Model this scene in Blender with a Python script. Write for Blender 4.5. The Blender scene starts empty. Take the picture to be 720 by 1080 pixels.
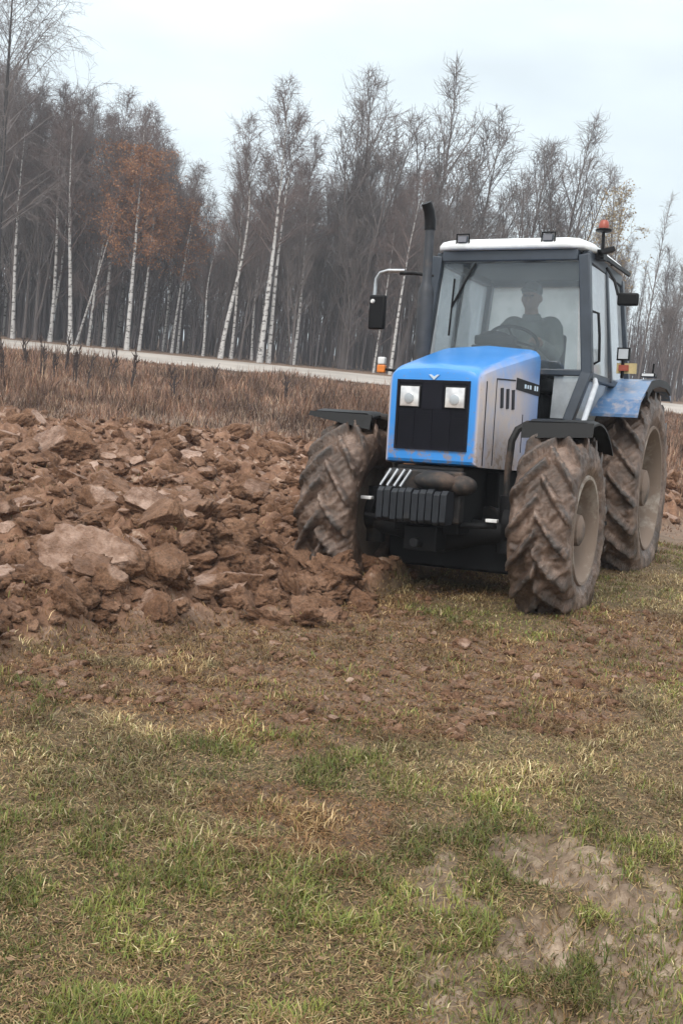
import bpy, math, random
import numpy as np
from mathutils import Matrix, Vector

# ------------------------------------------------------------------ camera, sky, sun
SC = bpy.context.scene
COL = SC.collection
R = math.radians
CAM_H = 1.6
FPX, PITCH, ROLL = 1183.0, R(7.88), R(5.5)          # focal length in pixels of a 720 x 1080 frame

cam_d = bpy.data.cameras.new('camera')
cam = bpy.data.objects.new('camera', cam_d); COL.objects.link(cam)
cam_d.sensor_fit = 'VERTICAL'; cam_d.sensor_height = 24.0
cam_d.lens = 24.0 * FPX / 1080.0
cam_d.clip_start = 0.05; cam_d.clip_end = 2000
cam.matrix_world = (Matrix.Translation((0, 0, CAM_H)) @ Matrix.Rotation(R(90) - PITCH, 4, 'X') @ Matrix.Rotation(ROLL, 4, 'Z'))
SC.camera = cam

SUN_EL, SUN_AZ = R(48), R(205)                       # azimuth measured clockwise from +Y
W = bpy.data.worlds.new('World'); SC.world = W; W.use_nodes = True
nt = W.node_tree; N = nt.nodes; L = nt.links
for n in list(N): N.remove(n)
out = N.new('ShaderNodeOutputWorld'); bg = N.new('ShaderNodeBackground'); bg.inputs['Strength'].default_value = 0.1
sky = N.new('ShaderNodeTexSky'); sky.sky_type = 'NISHITA'; sky.sun_disc = False
sky.sun_elevation = SUN_EL; sky.sun_rotation = SUN_AZ; sky.dust_density = 3.0
tc = N.new('ShaderNodeTexCoord'); sep = N.new('ShaderNodeSeparateXYZ'); L.new(tc.outputs['Generated'], sep.inputs[0])
ramp = N.new('ShaderNodeValToRGB'); L.new(sep.outputs['Z'], ramp.inputs[0])
ramp.color_ramp.elements[0].position = 0.22; ramp.color_ramp.elements[0].color = (0.735, 0.825, 0.870, 1)
ramp.color_ramp.elements[1].position = 1.0; ramp.color_ramp.elements[1].color = (1.62, 1.66, 1.68, 1)
cn = N.new('ShaderNodeTexNoise'); cn.inputs['Scale'].default_value = 3.2; cn.inputs['Detail'].default_value = 4; cn.inputs['Roughness'].default_value = 0.5
mp = N.new('ShaderNodeMapping'); mp.inputs['Scale'].default_value = (1, 1, 3.2); L.new(tc.outputs['Generated'], mp.inputs[0]); L.new(mp.outputs[0], cn.inputs['Vector'])
cr = N.new('ShaderNodeMapRange'); L.new(cn.outputs['Fac'], cr.inputs[0])
cr.inputs[1].default_value = 0.35; cr.inputs[2].default_value = 0.65; cr.inputs[3].default_value = 7.7; cr.inputs[4].default_value = 9.6
mul = N.new('ShaderNodeVectorMath'); mul.operation = 'SCALE'; L.new(ramp.outputs[0], mul.inputs[0]); L.new(cr.outputs[0], mul.inputs['Scale'])
mix = N.new('ShaderNodeMix'); mix.data_type = 'RGBA'; mix.inputs[0].default_value = 0.9
L.new(sky.outputs[0], mix.inputs[6]); L.new(mul.outputs[0], mix.inputs[7]); L.new(mix.outputs[2], bg.inputs['Color']); L.new(bg.outputs[0], out.inputs[0])

sun_d = bpy.data.lights.new('sun', 'SUN'); sun_d.energy = 1.4; sun_d.angle = R(28); sun_d.color = (1.0, 0.95, 0.88)
sun = bpy.data.objects.new('sun', sun_d); COL.objects.link(sun)
sdir = Vector((math.sin(SUN_AZ) * math.cos(SUN_EL), math.cos(SUN_AZ) * math.cos(SUN_EL), math.sin(SUN_EL)))
sun.rotation_euler = sdir.to_track_quat('Z', 'Y').to_euler()

vs = SC.view_settings
vs.view_transform = 'Standard'; vs.look = 'None'; vs.gamma = 1.0; vs.use_curve_mapping = False; vs.exposure = 0.58
SC.cycles.max_bounces = 8; SC.cycles.transparent_max_bounces = 16
SC.cycles.use_denoising = True

# ------------------------------------------------------------------ helpers
rng = np.random.default_rng(7)
random.seed(7)

def smooth(a, b, x):
    t = np.clip((x - a) / (b - a), 0, 1)
    return t * t * (3 - 2 * t)

def _hash(ix, iy, seed):
    h = (ix.astype(np.int64) * 374761393 + iy.astype(np.int64) * 668265263 + seed * 1442695041) & 0xFFFFFFFF
    h = ((h ^ (h >> 13)) * 1274126177) & 0xFFFFFFFF
    return ((h ^ (h >> 16)) & 0xFFFFFF) / float(0xFFFFFF)

def vnoise(x, y, seed=0):
    ix, iy = np.floor(x), np.floor(y); fx, fy = x - ix, y - iy
    fx, fy = fx * fx * (3 - 2 * fx), fy * fy * (3 - 2 * fy)
    a, b = _hash(ix, iy, seed), _hash(ix + 1, iy, seed)
    c, d = _hash(ix, iy + 1, seed), _hash(ix + 1, iy + 1, seed)
    return (a * (1 - fx) + b * fx) * (1 - fy) + (c * (1 - fx) + d * fx) * fy

def fbm(x, y, octv=4, seed=0):
    s, a, t = 0.0, 1.0, 0.0
    for k in range(octv):
        s = s + a * vnoise(x * 2 ** k + 17.3 * k, y * 2 ** k - 9.1 * k, seed + k); t += a; a *= 0.5
    return s / t

def worley(x, y, seed=0):
    ix, iy = np.floor(x), np.floor(y); best = np.full(x.shape, 9.0); bid = np.zeros(x.shape)
    for dx in (-1, 0, 1):
        for dy in (-1, 0, 1):
            cx, cy = ix + dx, iy + dy
            px = cx + 0.1 + 0.8 * _hash(cx, cy, seed); py = cy + 0.1 + 0.8 * _hash(cx, cy, seed + 5)
            d = np.hypot(px - x, py - y); m = d < best
            best = np.where(m, d, best); bid = np.where(m, _hash(cx, cy, seed + 9), bid)
    return best, bid

def mesh_np(name, V, F, smooth_shade=False, col=None, attrs=None, colname='Col'):
    """V (n,3), F a list of face arrays (each (m,k))"""
    me = bpy.data.meshes.new(name)
    V = np.asarray(V, np.float32)
    Fs = [np.asarray(f, np.int32) for f in (F if isinstance(F, (list, tuple)) else [F]) if len(f)]
    loops = np.concatenate([f.ravel() for f in Fs]); tot = np.concatenate([np.full(len(f), f.shape[1], np.int32) for f in Fs])
    start = np.concatenate([[0], np.cumsum(tot)[:-1]]).astype(np.int32)
    me.vertices.add(len(V)); me.vertices.foreach_set('co', V.ravel())
    me.loops.add(len(loops)); me.loops.foreach_set('vertex_index', loops)
    me.polygons.add(len(tot)); me.polygons.foreach_set('loop_start', start); me.polygons.foreach_set('loop_total', tot)
    me.update(calc_edges=True)
    if smooth_shade: me.polygons.foreach_set('use_smooth', np.ones(len(tot), bool))
    if col is not None:
        a = me.color_attributes.new(colname, 'FLOAT_COLOR', 'POINT')
        c = np.ones((len(V), 4), np.float32); c[:, :3] = col; a.data.foreach_set('color', c.ravel())
    for k, v in (attrs or {}).items():
        a = me.attributes.new(k, 'FLOAT', 'POINT'); a.data.foreach_set('value', np.asarray(v, np.float32))
    me.validate()
    return me

def put(name, me, mat, parent=None, **tags):
    o = bpy.data.objects.new(name, me); COL.objects.link(o)
    if mat is not None: me.materials.append(mat)
    if parent is not None: o.parent = parent
    for k, v in tags.items():
        if v: o[k] = v
    return o

def empty(name, M=None, **tags):
    o = bpy.data.objects.new(name, None); COL.objects.link(o); o.empty_display_size = 0.2
    if M is not None: o.matrix_world = M
    for k, v in tags.items():
        if v: o[k] = v
    return o

class MB:
    """collects solid pieces of one part and links them as one mesh"""
    def __init__(s): s.v = []; s.f = []
    def add(s, vs_, fs):
        b = len(s.v); s.v += [tuple(map(float, p)) for p in vs_]; s.f += [tuple(i + b for i in f) for f in fs]
    def box(s, lo, hi):
        (x0, y0, z0), (x1, y1, z1) = lo, hi
        s.add([(x0, y0, z0), (x1, y0, z0), (x1, y1, z0), (x0, y1, z0), (x0, y0, z1), (x1, y0, z1), (x1, y1, z1), (x0, y1, z1)],
              [(0, 3, 2, 1), (4, 5, 6, 7), (0, 1, 5, 4), (1, 2, 6, 5), (2, 3, 7, 6), (3, 0, 4, 7)])
    def hexa(s, p):                                   # 8 corners, bottom loop then top loop
        s.add(p, [(0, 3, 2, 1), (4, 5, 6, 7), (0, 1, 5, 4), (1, 2, 6, 5), (2, 3, 7, 6), (3, 0, 4, 7)])
    def slab(s, quad, n, t):                          # a quad thickened by t along n
        n = Vector(n).normalized() * t
        q = [Vector(p) for p in quad]
        s.hexa([p for p in q] + [p + n for p in q])
    def tube(s, pts, r, k=10, caps=True):
        pts = [Vector(p) for p in pts]; rs = r if isinstance(r, (list, tuple)) else [r] * len(pts)
        rings = []; ref = None
        for i, p in enumerate(pts):
            d = (pts[min(i + 1, len(pts) - 1)] - pts[max(i - 1, 0)]).normalized()
            if ref is None: ref = Vector((0, 0, 1)) if abs(d.z) < 0.9 else Vector((1, 0, 0))
            u = d.cross(ref).normalized(); w = u.cross(d).normalized(); ref = w
            rings.append([p + (u * math.cos(2 * math.pi * j / k) + w * math.sin(2 * math.pi * j / k)) * rs[i] for j in range(k)])
        vv = [q for ring in rings for q in ring]; ff = []
        for i in range(len(pts) - 1):
            for j in range(k): ff.append((i * k + j, i * k + (j + 1) % k, (i + 1) * k + (j + 1) % k, (i + 1) * k + j))
        if caps:
            ff.append(tuple(range(k - 1, -1, -1))); ff.append(tuple((len(pts) - 1) * k + j for j in range(k)))
        s.add(vv, ff)
    def bar(s, a, b, wx, wy, up=(1, 0, 0)):           # rectangular bar from a to b
        a, b = Vector(a), Vector(b); d = (b - a).normalized(); u = Vector(up); u = (u - d * u.dot(d)).normalized(); w = d.cross(u)
        q = [u * (sx * wx / 2) + w * (sy * wy / 2) for sx, sy in ((-1, -1), (1, -1), (1, 1), (-1, 1))]
        s.hexa([a + e for e in q] + [b + e for e in q])
    def lathe(s, prof, centre, axis='Y', k=32, closed=False, caps=True):   # prof: (offset along axis, radius)
        cx, cy, cz = centre; vv = []; n = len(prof)
        for (o_, r_) in prof:
            for j in range(k):
                a = 2 * math.pi * j / k; c_, s_ = math.cos(a) * r_, math.sin(a) * r_
                vv.append((cx + c_, cy + o_, cz + s_) if axis == 'Y' else ((cx + c_, cy + s_, cz + o_) if axis == 'Z' else (cx + o_, cy + c_, cz + s_)))
        ff = []
        for i in range(n if closed else n - 1):
            i2 = (i + 1) % n
            for j in range(k): ff.append((i * k + j, i2 * k + j, i2 * k + (j + 1) % k, i * k + (j + 1) % k))
        if not closed and caps:
            if prof[0][1] > 1e-4: ff.append(tuple(range(k)))
            if prof[-1][1] > 1e-4: ff.append(tuple((n - 1) * k + j for j in range(k - 1, -1, -1)))
        s.add(vv, ff)
    def ellipsoid(s, c, r, nu=16, nv=10):
        vv = []; ff = []
        for i in range(nv + 1):
            t = math.pi * i / nv
            for j in range(nu):
                p = 2 * math.pi * j / nu
                vv.append((c[0] + r[0] * math.sin(t) * math.cos(p), c[1] + r[1] * math.sin(t) * math.sin(p), c[2] + r[2] * math.cos(t)))
        for i in range(nv):
            for j in range(nu): ff.append((i * nu + j, (i + 1) * nu + j, (i + 1) * nu + (j + 1) % nu, i * nu + (j + 1) % nu))
        s.add(vv, ff)
    def prism(s, poly, ext):                          # polygon (3D points) extruded by vector ext
        e = Vector(ext); p = [Vector(q) for q in poly]; n = len(p)
        s.add(p + [q + e for q in p], [tuple(range(n - 1, -1, -1)), tuple(range(n, 2 * n))] + [(i, (i + 1) % n, n + (i + 1) % n, n + i) for i in range(n)])
    def mesh(s, name, ang=35):
        me = bpy.data.meshes.new(name); me.from_pydata(s.v, [], s.f); me.validate()
        import bmesh
        bm = bmesh.new(); bm.from_mesh(me); bmesh.ops.remove_doubles(bm, verts=bm.verts, dist=1e-5); bmesh.ops.recalc_face_normals(bm, faces=bm.faces); bm.to_mesh(me); bm.free()
        me.shade_smooth(); me.set_sharp_from_angle(angle=R(ang))
        return me
    def build(s, name, mat, parent=None, bevel=0.0, ang=35, **tags):
        o = put(name, s.mesh(name, ang), mat, parent, **tags)
        if bevel:
            b = o.modifiers.new('bevel', 'BEVEL'); b.width = bevel; b.segments = 2; b.limit_method = 'ANGLE'; b.angle_limit = R(40)
        return o

# ------------------------------------------------------------------ materials
def mat(name):
    m = bpy.data.materials.new(name); m.use_nodes = True
    return m, m.node_tree.nodes, m.node_tree.links, m.node_tree.nodes['Principled BSDF']

def noise_node(N, L, scale, detail=4, rough=0.55, coord='Object', stretch=(1, 1, 1)):
    t = N.new('ShaderNodeTexCoord'); m = N.new('ShaderNodeMapping'); m.inputs['Scale'].default_value = stretch
    n = N.new('ShaderNodeTexNoise'); n.inputs['Scale'].default_value = scale; n.inputs['Detail'].default_value = detail; n.inputs['Roughness'].default_value = rough
    L.new(t.outputs[coord], m.inputs[0]); L.new(m.outputs[0], n.inputs['Vector'])
    return n.outputs['Fac']

def rampn(N, L, src, stops):
    r = N.new('ShaderNodeValToRGB'); e = r.color_ramp.elements
    e[0].position, e[0].color = stops[0][0], (*stops[0][1], 1)
    e[1].position, e[1].color = stops[-1][0], (*stops[-1][1], 1)
    for p, c in stops[1:-1]:
        q = e.new(p); q.color = (*c, 1)
    L.new(src, r.inputs[0]); return r.outputs['Color']

def mixc(N, L, fac, a, b, mode='MIX'):
    m = N.new('ShaderNodeMix'); m.data_type = 'RGBA'; m.blend_type = mode
    for sock, v in ((m.inputs[0], fac), (m.inputs[6], a), (m.inputs[7], b)):
        if hasattr(v, 'links'): L.new(v, sock)
        else: sock.default_value = v if isinstance(v, (int, float)) else (*v, 1)
    return m.outputs[2]

def rng_node(N, L, src, a, b, c=0.0, d=1.0):
    m = N.new('ShaderNodeMapRange'); m.interpolation_type = 'SMOOTHSTEP'; L.new(src, m.inputs[0])
    for i, v in zip((1, 2, 3, 4), (a, b, c, d)): m.inputs[i].default_value = v
    return m.outputs[0]

def mathn(N, L, op, a, b):
    m = N.new('ShaderNodeMath'); m.operation = op; m.use_clamp = False
    for s_, v in ((m.inputs[0], a), (m.inputs[1], b)):
        if hasattr(v, 'links'): L.new(v, s_)
        else: s_.default_value = v
    return m.outputs[0]

def bump(N, L, B, src, strength=0.3, dist=0.02):
    b = N.new('ShaderNodeBump'); b.inputs['Strength'].default_value = strength; b.inputs['Distance'].default_value = dist
    L.new(src, b.inputs['Height']); L.new(b.outputs[0], B.inputs['Normal'])

def simple(name, c, rough=0.5, metal=0.0, dirt=0.0, dirt_c=(0.20, 0.145, 0.105), scale=6.0, coat=0.0, bmp=0.0, spec=0.5):
    m, N, L, B = mat(name)
    n = noise_node(N, L, scale, 6, 0.6)
    c0 = mixc(N, L, rng_node(N, L, n, 0.35, 0.65), tuple(x * 0.85 for x in c), tuple(min(1, x * 1.12) for x in c))
    if dirt:
        n2 = noise_node(N, L, scale * 0.45, 8, 0.68)
        f = rng_node(N, L, n2, 0.62 - 0.35 * dirt, 0.80 - 0.35 * dirt, 0, min(1, 0.35 + 0.65 * dirt))
        c0 = mixc(N, L, f, c0, dirt_c)
        rr = N.new('ShaderNodeMapRange'); L.new(f, rr.inputs[0]); rr.inputs[3].default_value = rough; rr.inputs[4].default_value = 0.9; L.new(rr.outputs[0], B.inputs['Roughness'])
        bump(N, L, B, n2, 0.35 * dirt + bmp, 0.01)
    else:
        B.inputs['Roughness'].default_value = rough
        if bmp: bump(N, L, B, n, bmp, 0.01)
    L.new(c0, B.inputs['Base Color']); B.inputs['Metallic'].default_value = metal
    B.inputs['Coat Weight'].default_value = coat; B.inputs['Specular IOR Level'].default_value = spec
    return m

M = {}
# blue paint with a pale beige tone, stronger low and forward on the flanks
def blue_paint(name, variant):
    m, N, L, B = mat(name)
    n = noise_node(N, L, 2.2, 5, 0.6); n2 = noise_node(N, L, 14, 6, 0.7)
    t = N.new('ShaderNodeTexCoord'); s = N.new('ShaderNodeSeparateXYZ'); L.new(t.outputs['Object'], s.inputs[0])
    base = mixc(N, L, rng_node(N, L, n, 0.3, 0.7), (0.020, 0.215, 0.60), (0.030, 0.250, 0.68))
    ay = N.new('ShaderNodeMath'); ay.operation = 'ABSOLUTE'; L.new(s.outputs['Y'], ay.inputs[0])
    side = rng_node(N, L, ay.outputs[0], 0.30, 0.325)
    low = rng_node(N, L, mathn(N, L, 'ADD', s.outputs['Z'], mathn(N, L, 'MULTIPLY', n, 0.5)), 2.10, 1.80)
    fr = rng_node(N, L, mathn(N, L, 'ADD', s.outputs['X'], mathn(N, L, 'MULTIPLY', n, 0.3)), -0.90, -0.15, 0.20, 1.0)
    if variant == 'hood':
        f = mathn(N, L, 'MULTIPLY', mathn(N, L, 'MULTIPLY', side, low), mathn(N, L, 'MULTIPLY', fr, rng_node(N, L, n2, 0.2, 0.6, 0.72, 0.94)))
    else:
        base = mixc(N, L, rng_node(N, L, n, 0.3, 0.7), (0.030, 0.130, 0.30), (0.045, 0.170, 0.36)); f = rng_node(N, L, n2, 0.45, 0.70, 0.10, 0.6)
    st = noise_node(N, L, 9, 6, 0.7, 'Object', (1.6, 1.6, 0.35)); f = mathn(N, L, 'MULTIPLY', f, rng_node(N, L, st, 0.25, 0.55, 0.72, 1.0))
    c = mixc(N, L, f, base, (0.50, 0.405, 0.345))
    lowsp = rng_node(N, L, mathn(N, L, 'ADD', s.outputs['Z'], mathn(N, L, 'MULTIPLY', n2, 0.55)), 1.62, 1.34, 0.0, 0.85)
    c = mixc(N, L, mathn(N, L, 'MULTIPLY', lowsp, rng_node(N, L, n2, 0.48, 0.60)), c, (0.27, 0.20, 0.155))
    sp = rng_node(N, L, noise_node(N, L, 40, 3, 0.6), 0.66, 0.72, 0, 0.5)
    c = mixc(N, L, sp, c, (0.22, 0.16, 0.12))
    L.new(c, B.inputs['Base Color'])
    rr = N.new('ShaderNodeMapRange'); L.new(f, rr.inputs[0]); rr.inputs[3].default_value = 0.3; rr.inputs[4].default_value = 0.75; L.new(rr.outputs[0], B.inputs['Roughness'])
    B.inputs['Coat Weight'].default_value = 0.25; B.inputs['Coat Roughness'].default_value = 0.2
    return m
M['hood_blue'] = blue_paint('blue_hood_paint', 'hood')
M['blue'] = blue_paint('blue_paint', 'spatter')
M['cab_dark'] = simple('dark_cab_paint', (0.035, 0.045, 0.06), 0.4, dirt=0.15, scale=5)
M['black'] = simple('black_plastic', (0.005, 0.005, 0.006), 0.5, scale=9, spec=0.2)
M['mesh_black'] = simple('black_grille', (0.004, 0.004, 0.009), 0.45, scale=9, spec=0.2)
M['fender_black'] = simple('wet_black_fender', (0.004, 0.004, 0.0045), 0.5, scale=8, spec=0.25)
M['white'] = simple('white_roof_paint', (0.78, 0.79, 0.79), 0.4, dirt=0.1, dirt_c=(0.4, 0.36, 0.32), scale=4)
M['pipe'] = simple('grey_exhaust_steel', (0.045, 0.048, 0.055), 0.55, metal=0.3, dirt=0.2, scale=9)
M['steel'] = simple('bright_steel', (0.55, 0.56, 0.57), 0.3, metal=0.9, dirt=0.1, scale=9)
M['grey_tube'] = simple('pale_grey_tube', (0.45, 0.47, 0.50), 0.4, dirt=0.2, scale=9)
M['iron'] = simple('muddy_cast_iron', (0.008, 0.008, 0.009), 0.7, dirt=0.22, dirt_c=(0.07, 0.05, 0.036), scale=7, spec=0.2)
M['weight'] = simple('dark_ballast_iron', (0.012, 0.014, 0.018), 0.5, dirt=0.12, dirt_c=(0.07, 0.055, 0.045), scale=10, spec=0.35)
M['nose_mud'] = simple('dark_muddy_nose_iron', (0.012, 0.011, 0.011), 0.7, dirt=0.5, dirt_c=(0.13, 0.085, 0.062), scale=9, bmp=0.2)
M['mud_bracket'] = simple('mud_caked_iron', (0.06, 0.045, 0.035), 0.8, dirt=0.8, dirt_c=(0.23, 0.165, 0.125), scale=7, bmp=0.2)
M['rim'] = simple('mud_streaked_rim', (0.36, 0.31, 0.26), 0.65, dirt=0.85, dirt_c=(0.19, 0.135, 0.10), scale=8)
M['disc'] = simple('mud_caked_wheel_disc', (0.15, 0.12, 0.095), 0.8, dirt=0.6, dirt_c=(0.085, 0.06, 0.045), scale=8, bmp=0.2)
M['liner'] = simple('dark_roof_liner', (0.05, 0.056, 0.065), 0.8)
M['seat'] = simple('dark_seat_cloth', (0.035, 0.037, 0.042), 0.85)
M['amber'] = simple('red_amber_lens', (0.30, 0.065, 0.04), 0.35)
M['orange'] = simple('orange_lens', (0.75, 0.22, 0.03), 0.3)
M['yellow'] = simple('yellow_plate', (0.50, 0.40, 0.20), 0.6, dirt=0.2)
M['white_lens'] = simple('white_lens', (0.75, 0.75, 0.74), 0.25)
M['lamp_dull'] = simple('dull_lens', (0.20, 0.20, 0.22), 0.3)
M['emblem'] = simple('pale_badge', (0.62, 0.74, 0.85), 0.3)

m, N, L, B = mat('headlight_reflector'); M['lamp'] = m          # a ribbed glass over a bright bowl
n = noise_node(N, L, 14, 2); B.inputs['Roughness'].default_value = 0.22; B.inputs['Metallic'].default_value = 0.55
L.new(mixc(N, L, rng_node(N, L, n, 0.3, 0.7), (0.62, 0.60, 0.60), (0.92, 0.90, 0.88)), B.inputs['Base Color'])

def glass(name, tint, dust, dust_c, refl=1.0, through=0.5):
    m = bpy.data.materials.new(name); m.use_nodes = True; N = m.node_tree.nodes; L = m.node_tree.links
    for q in list(N): N.remove(q)
    o = N.new('ShaderNodeOutputMaterial'); tr = N.new('ShaderNodeBsdfTransparent'); tr.inputs[0].default_value = (*tint, 1)
    gl = N.new('ShaderNodeBsdfGlossy'); gl.inputs['Roughness'].default_value = 0.03; gl.inputs[0].default_value = (0.95, 0.97, 1, 1)
    lw = N.new('ShaderNodeFresnel'); lw.inputs['IOR'].default_value = 1.5
    k = N.new('ShaderNodeMath'); k.operation = 'MULTIPLY'; k.use_clamp = True; L.new(lw.outputs[0], k.inputs[0]); k.inputs[1].default_value = refl
    m1 = N.new('ShaderNodeMixShader'); L.new(k.outputs[0], m1.inputs[0]); L.new(tr.outputs[0], m1.inputs[1]); L.new(gl.outputs[0], m1.inputs[2])
    df = N.new('ShaderNodeBsdfDiffuse'); df.inputs[0].default_value = (*dust_c, 1)
    tl = N.new('ShaderNodeBsdfTranslucent'); tl.inputs[0].default_value = (*dust_c, 1)
    m2 = N.new('ShaderNodeMixShader'); m2.inputs[0].default_value = through; L.new(df.outputs[0], m2.inputs[1]); L.new(tl.outputs[0], m2.inputs[2])
    f = rng_node(N, L, noise_node(N, L, 3.0, 6, 0.6), 0.25, 0.75, dust * 0.7, dust * 1.3)
    m3 = N.new('ShaderNodeMixShader'); L.new(f, m3.inputs[0]); L.new(m1.outputs[0], m3.inputs[1]); L.new(m2.outputs[0], m3.inputs[2])
    L.new(m3.outputs[0], o.inputs[0]); return m
M['windscreen'] = glass('windscreen_glass', (0.88, 0.92, 0.93), 0.10, (0.62, 0.66, 0.68), 1.1)
M['side_glass'] = glass('side_glass', (0.86, 0.90, 0.92), 0.45, (0.90, 0.92, 0.93), 1.6, 0.6)
M['rear_glass'] = glass('rear_glass', (0.86, 0.90, 0.90), 0.74, (0.95, 0.96, 0.95), 1.0, 0.88)

# mud-packed rubber
m, N, L, B = mat('mud_packed_rubber'); M['tyre'] = m
n1 = noise_node(N, L, 5, 8, 0.65); n2 = noise_node(N, L, 26, 6, 0.7)
c = rampn(N, L, n1, [(0.32, (0.030, 0.019, 0.013)), (0.46, (0.095, 0.060, 0.042)), (0.57, (0.185, 0.122, 0.090)), (0.72, (0.34, 0.25, 0.20))])
c = mixc(N, L, rng_node(N, L, n2, 0.45, 0.7, 0, 0.55), c, (0.085, 0.055, 0.040))
a_ = N.new('ShaderNodeAttribute'); a_.attribute_name = 'lug'
worn = mathn(N, L, 'MULTIPLY', a_.outputs['Fac'], rng_node(N, L, noise_node(N, L, 9, 5, 0.6), 0.40, 0.56, 0.0, 0.85))
c = mixc(N, L, worn, c, (0.045, 0.038, 0.034))
L.new(c, B.inputs['Base Color']); B.inputs['Roughness'].default_value = 0.45
bump(N, L, B, mathn(N, L, 'ADD', n1, mathn(N, L, 'MULTIPLY', n2, 0.4)), 0.7, 0.03)

# earth shared by the clods: tone comes from the mesh (fresh cut faces are paler clay)
def earth(name, attr=True):
    m, N, L, B = mat(name)
    n1 = noise_node(N, L, 4, 8, 0.7, 'Object'); n2 = noise_node(N, L, 22, 6, 0.7, 'Object')
    c = rampn(N, L, n1, [(0.28, (0.088, 0.039, 0.020)), (0.46, (0.205, 0.104, 0.056)), (0.66, (0.335, 0.190, 0.115))])
    a = N.new('ShaderNodeAttribute'); a.attribute_name = 'tone'
    c = mixc(N, L, rng_node(N, L, n2, 0.52, 0.68, 0, 0.6), c, (0.058, 0.030, 0.018))
    n4 = noise_node(N, L, 75, 4, 0.7, 'Object'); c = mixc(N, L, rng_node(N, L, n4, 0.38, 0.55, 0.45, 0.0), c, (0.060, 0.032, 0.019))
    c = mixc(N, L, mathn(N, L, 'MULTIPLY', a.outputs['Fac'], rng_node(N, L, mathn(N, L, 'ADD', mathn(N, L, 'MULTIPLY', n1, 0.5), mathn(N, L, 'MULTIPLY', n2, 0.5)), 0.38, 0.60, 0.15, 1.0)), c, mixc(N, L, rng_node(N, L, n1, 0.35, 0.7), (0.33, 0.20, 0.138), (0.62, 0.43, 0.335)))
    c = mixc(N, L, rng_node(N, L, n2, 0.56, 0.70, 0, 0.45), c, (0.11, 0.062, 0.04))
    L.new(c, B.inputs['Base Color']); rr = N.new('ShaderNodeMapRange'); L.new(a.outputs['Fac'], rr.inputs[0]); rr.inputs[3].default_value = 0.9; rr.inputs[4].default_value = 0.30; B.inputs['Specular IOR Level'].default_value = 0.35; L.new(rr.outputs[0], B.inputs['Roughness'])
    bump(N, L, B, mathn(N, L, 'ADD', n2, mathn(N, L, 'MULTIPLY', n4, 0.6)), 0.9, 0.035)
    return m
M['earth'] = earth('turned_earth')

# the ground sheet
m, N, L, B = mat('ground_earth_and_turf'); M['ground'] = m
def attr(N, name):
    a = N.new('ShaderNodeAttribute'); a.attribute_name = name; return a.outputs['Fac']
n1 = noise_node(N, L, 1.1, 8, 0.65); n2 = noise_node(N, L, 9, 8, 0.7); n3 = noise_node(N, L, 55, 5, 0.7)
turf = rampn(N, L, n2, [(0.32, (0.080, 0.054, 0.026)), (0.5, (0.165, 0.115, 0.060)), (0.68, (0.26, 0.190, 0.105))])
turf = mixc(N, L, rng_node(N, L, n3, 0.45, 0.7, 0, 0.6), turf, (0.045, 0.032, 0.020))
soil = rampn(N, L, n2, [(0.28, (0.088, 0.039, 0.020)), (0.48, (0.200, 0.100, 0.055)), (0.68, (0.325, 0.185, 0.112))])
soil = mixc(N, L, rng_node(N, L, n3, 0.5, 0.72, 0, 0.6), soil, (0.055, 0.033, 0.023))
soil = mixc(N, L, rng_node(N, L, noise_node(N, L, 4.5, 5, 0.6, 'Object', (1.0, 1.5, 1.0)), 0.56, 0.64, 0, 0.75), soil, mixc(N, L, rng_node(N, L, n3, 0.4, 0.6), (0.27, 0.175, 0.12), (0.48, 0.345, 0.26)))
dust = rampn(N, L, n2, [(0.3, (0.11, 0.066, 0.042)), (0.7, (0.26, 0.165, 0.108))])
bare = rampn(N, L, n2, [(0.3, (0.105, 0.066, 0.040)), (0.50, (0.215, 0.148, 0.096)), (0.64, (0.42, 0.315, 0.225))])
dry = rampn(N, L, n2, [(0.3, (0.12, 0.075, 0.048)), (0.7, (0.23, 0.150, 0.098))])
c = mixc(N, L, attr(N, 'dust'), turf, dust); c = mixc(N, L, attr(N, 'dry'), c, dry)
bare_f = attr(N, 'bare'); rr = N.new('ShaderNodeMapRange'); L.new(bare_f, rr.inputs[0]); rr.inputs[3].default_value = 0.85; rr.inputs[4].default_value = 0.6
c = mixc(N, L, bare_f, c, bare); c = mixc(N, L, attr(N, 'plough'), c, soil)
L.new(c, B.inputs['Base Color']); L.new(rr.outputs[0], B.inputs['Roughness'])
bump(N, L, B, mathn(N, L, 'ADD', n2, mathn(N, L, 'MULTIPLY', n3, 0.5)), 0.7, 0.03)

def leafy(name, transl=0.3, rough=0.6):
    m = bpy.data.materials.new(name); m.use_nodes = True; N = m.node_tree.nodes; L = m.node_tree.links
    for q in list(N): N.remove(q)
    o = N.new('ShaderNodeOutputMaterial'); d = N.new('ShaderNodeBsdfPrincipled'); d.inputs['Roughness'].default_value = rough; d.inputs['Specular IOR Level'].default_value = 0.25
    t = N.new('ShaderNodeBsdfTranslucent'); a = N.new('ShaderNodeAttribute'); a.attribute_name = 'Col'
    L.new(a.outputs['Color'], d.inputs['Base Color']); L.new(a.outputs['Color'], t.inputs[0])
    x = N.new('ShaderNodeMixShader'); x.inputs[0].default_value = transl; L.new(d.outputs[0], x.inputs[1]); L.new(t.outputs[0], x.inputs[2]); L.new(x.outputs[0], o.inputs[0])
    return m
M['blade'] = leafy('grass_blades', 0.25)
M['leaf'] = leafy('withered_leaves', 0.35)
M['stalk'] = simple('dead_stalk', (0.055, 0.036, 0.030), 0.85, scale=3)
M['twig'] = simple('bare_twigs', (0.165, 0.120, 0.108), 0.85, scale=0.6)
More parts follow.
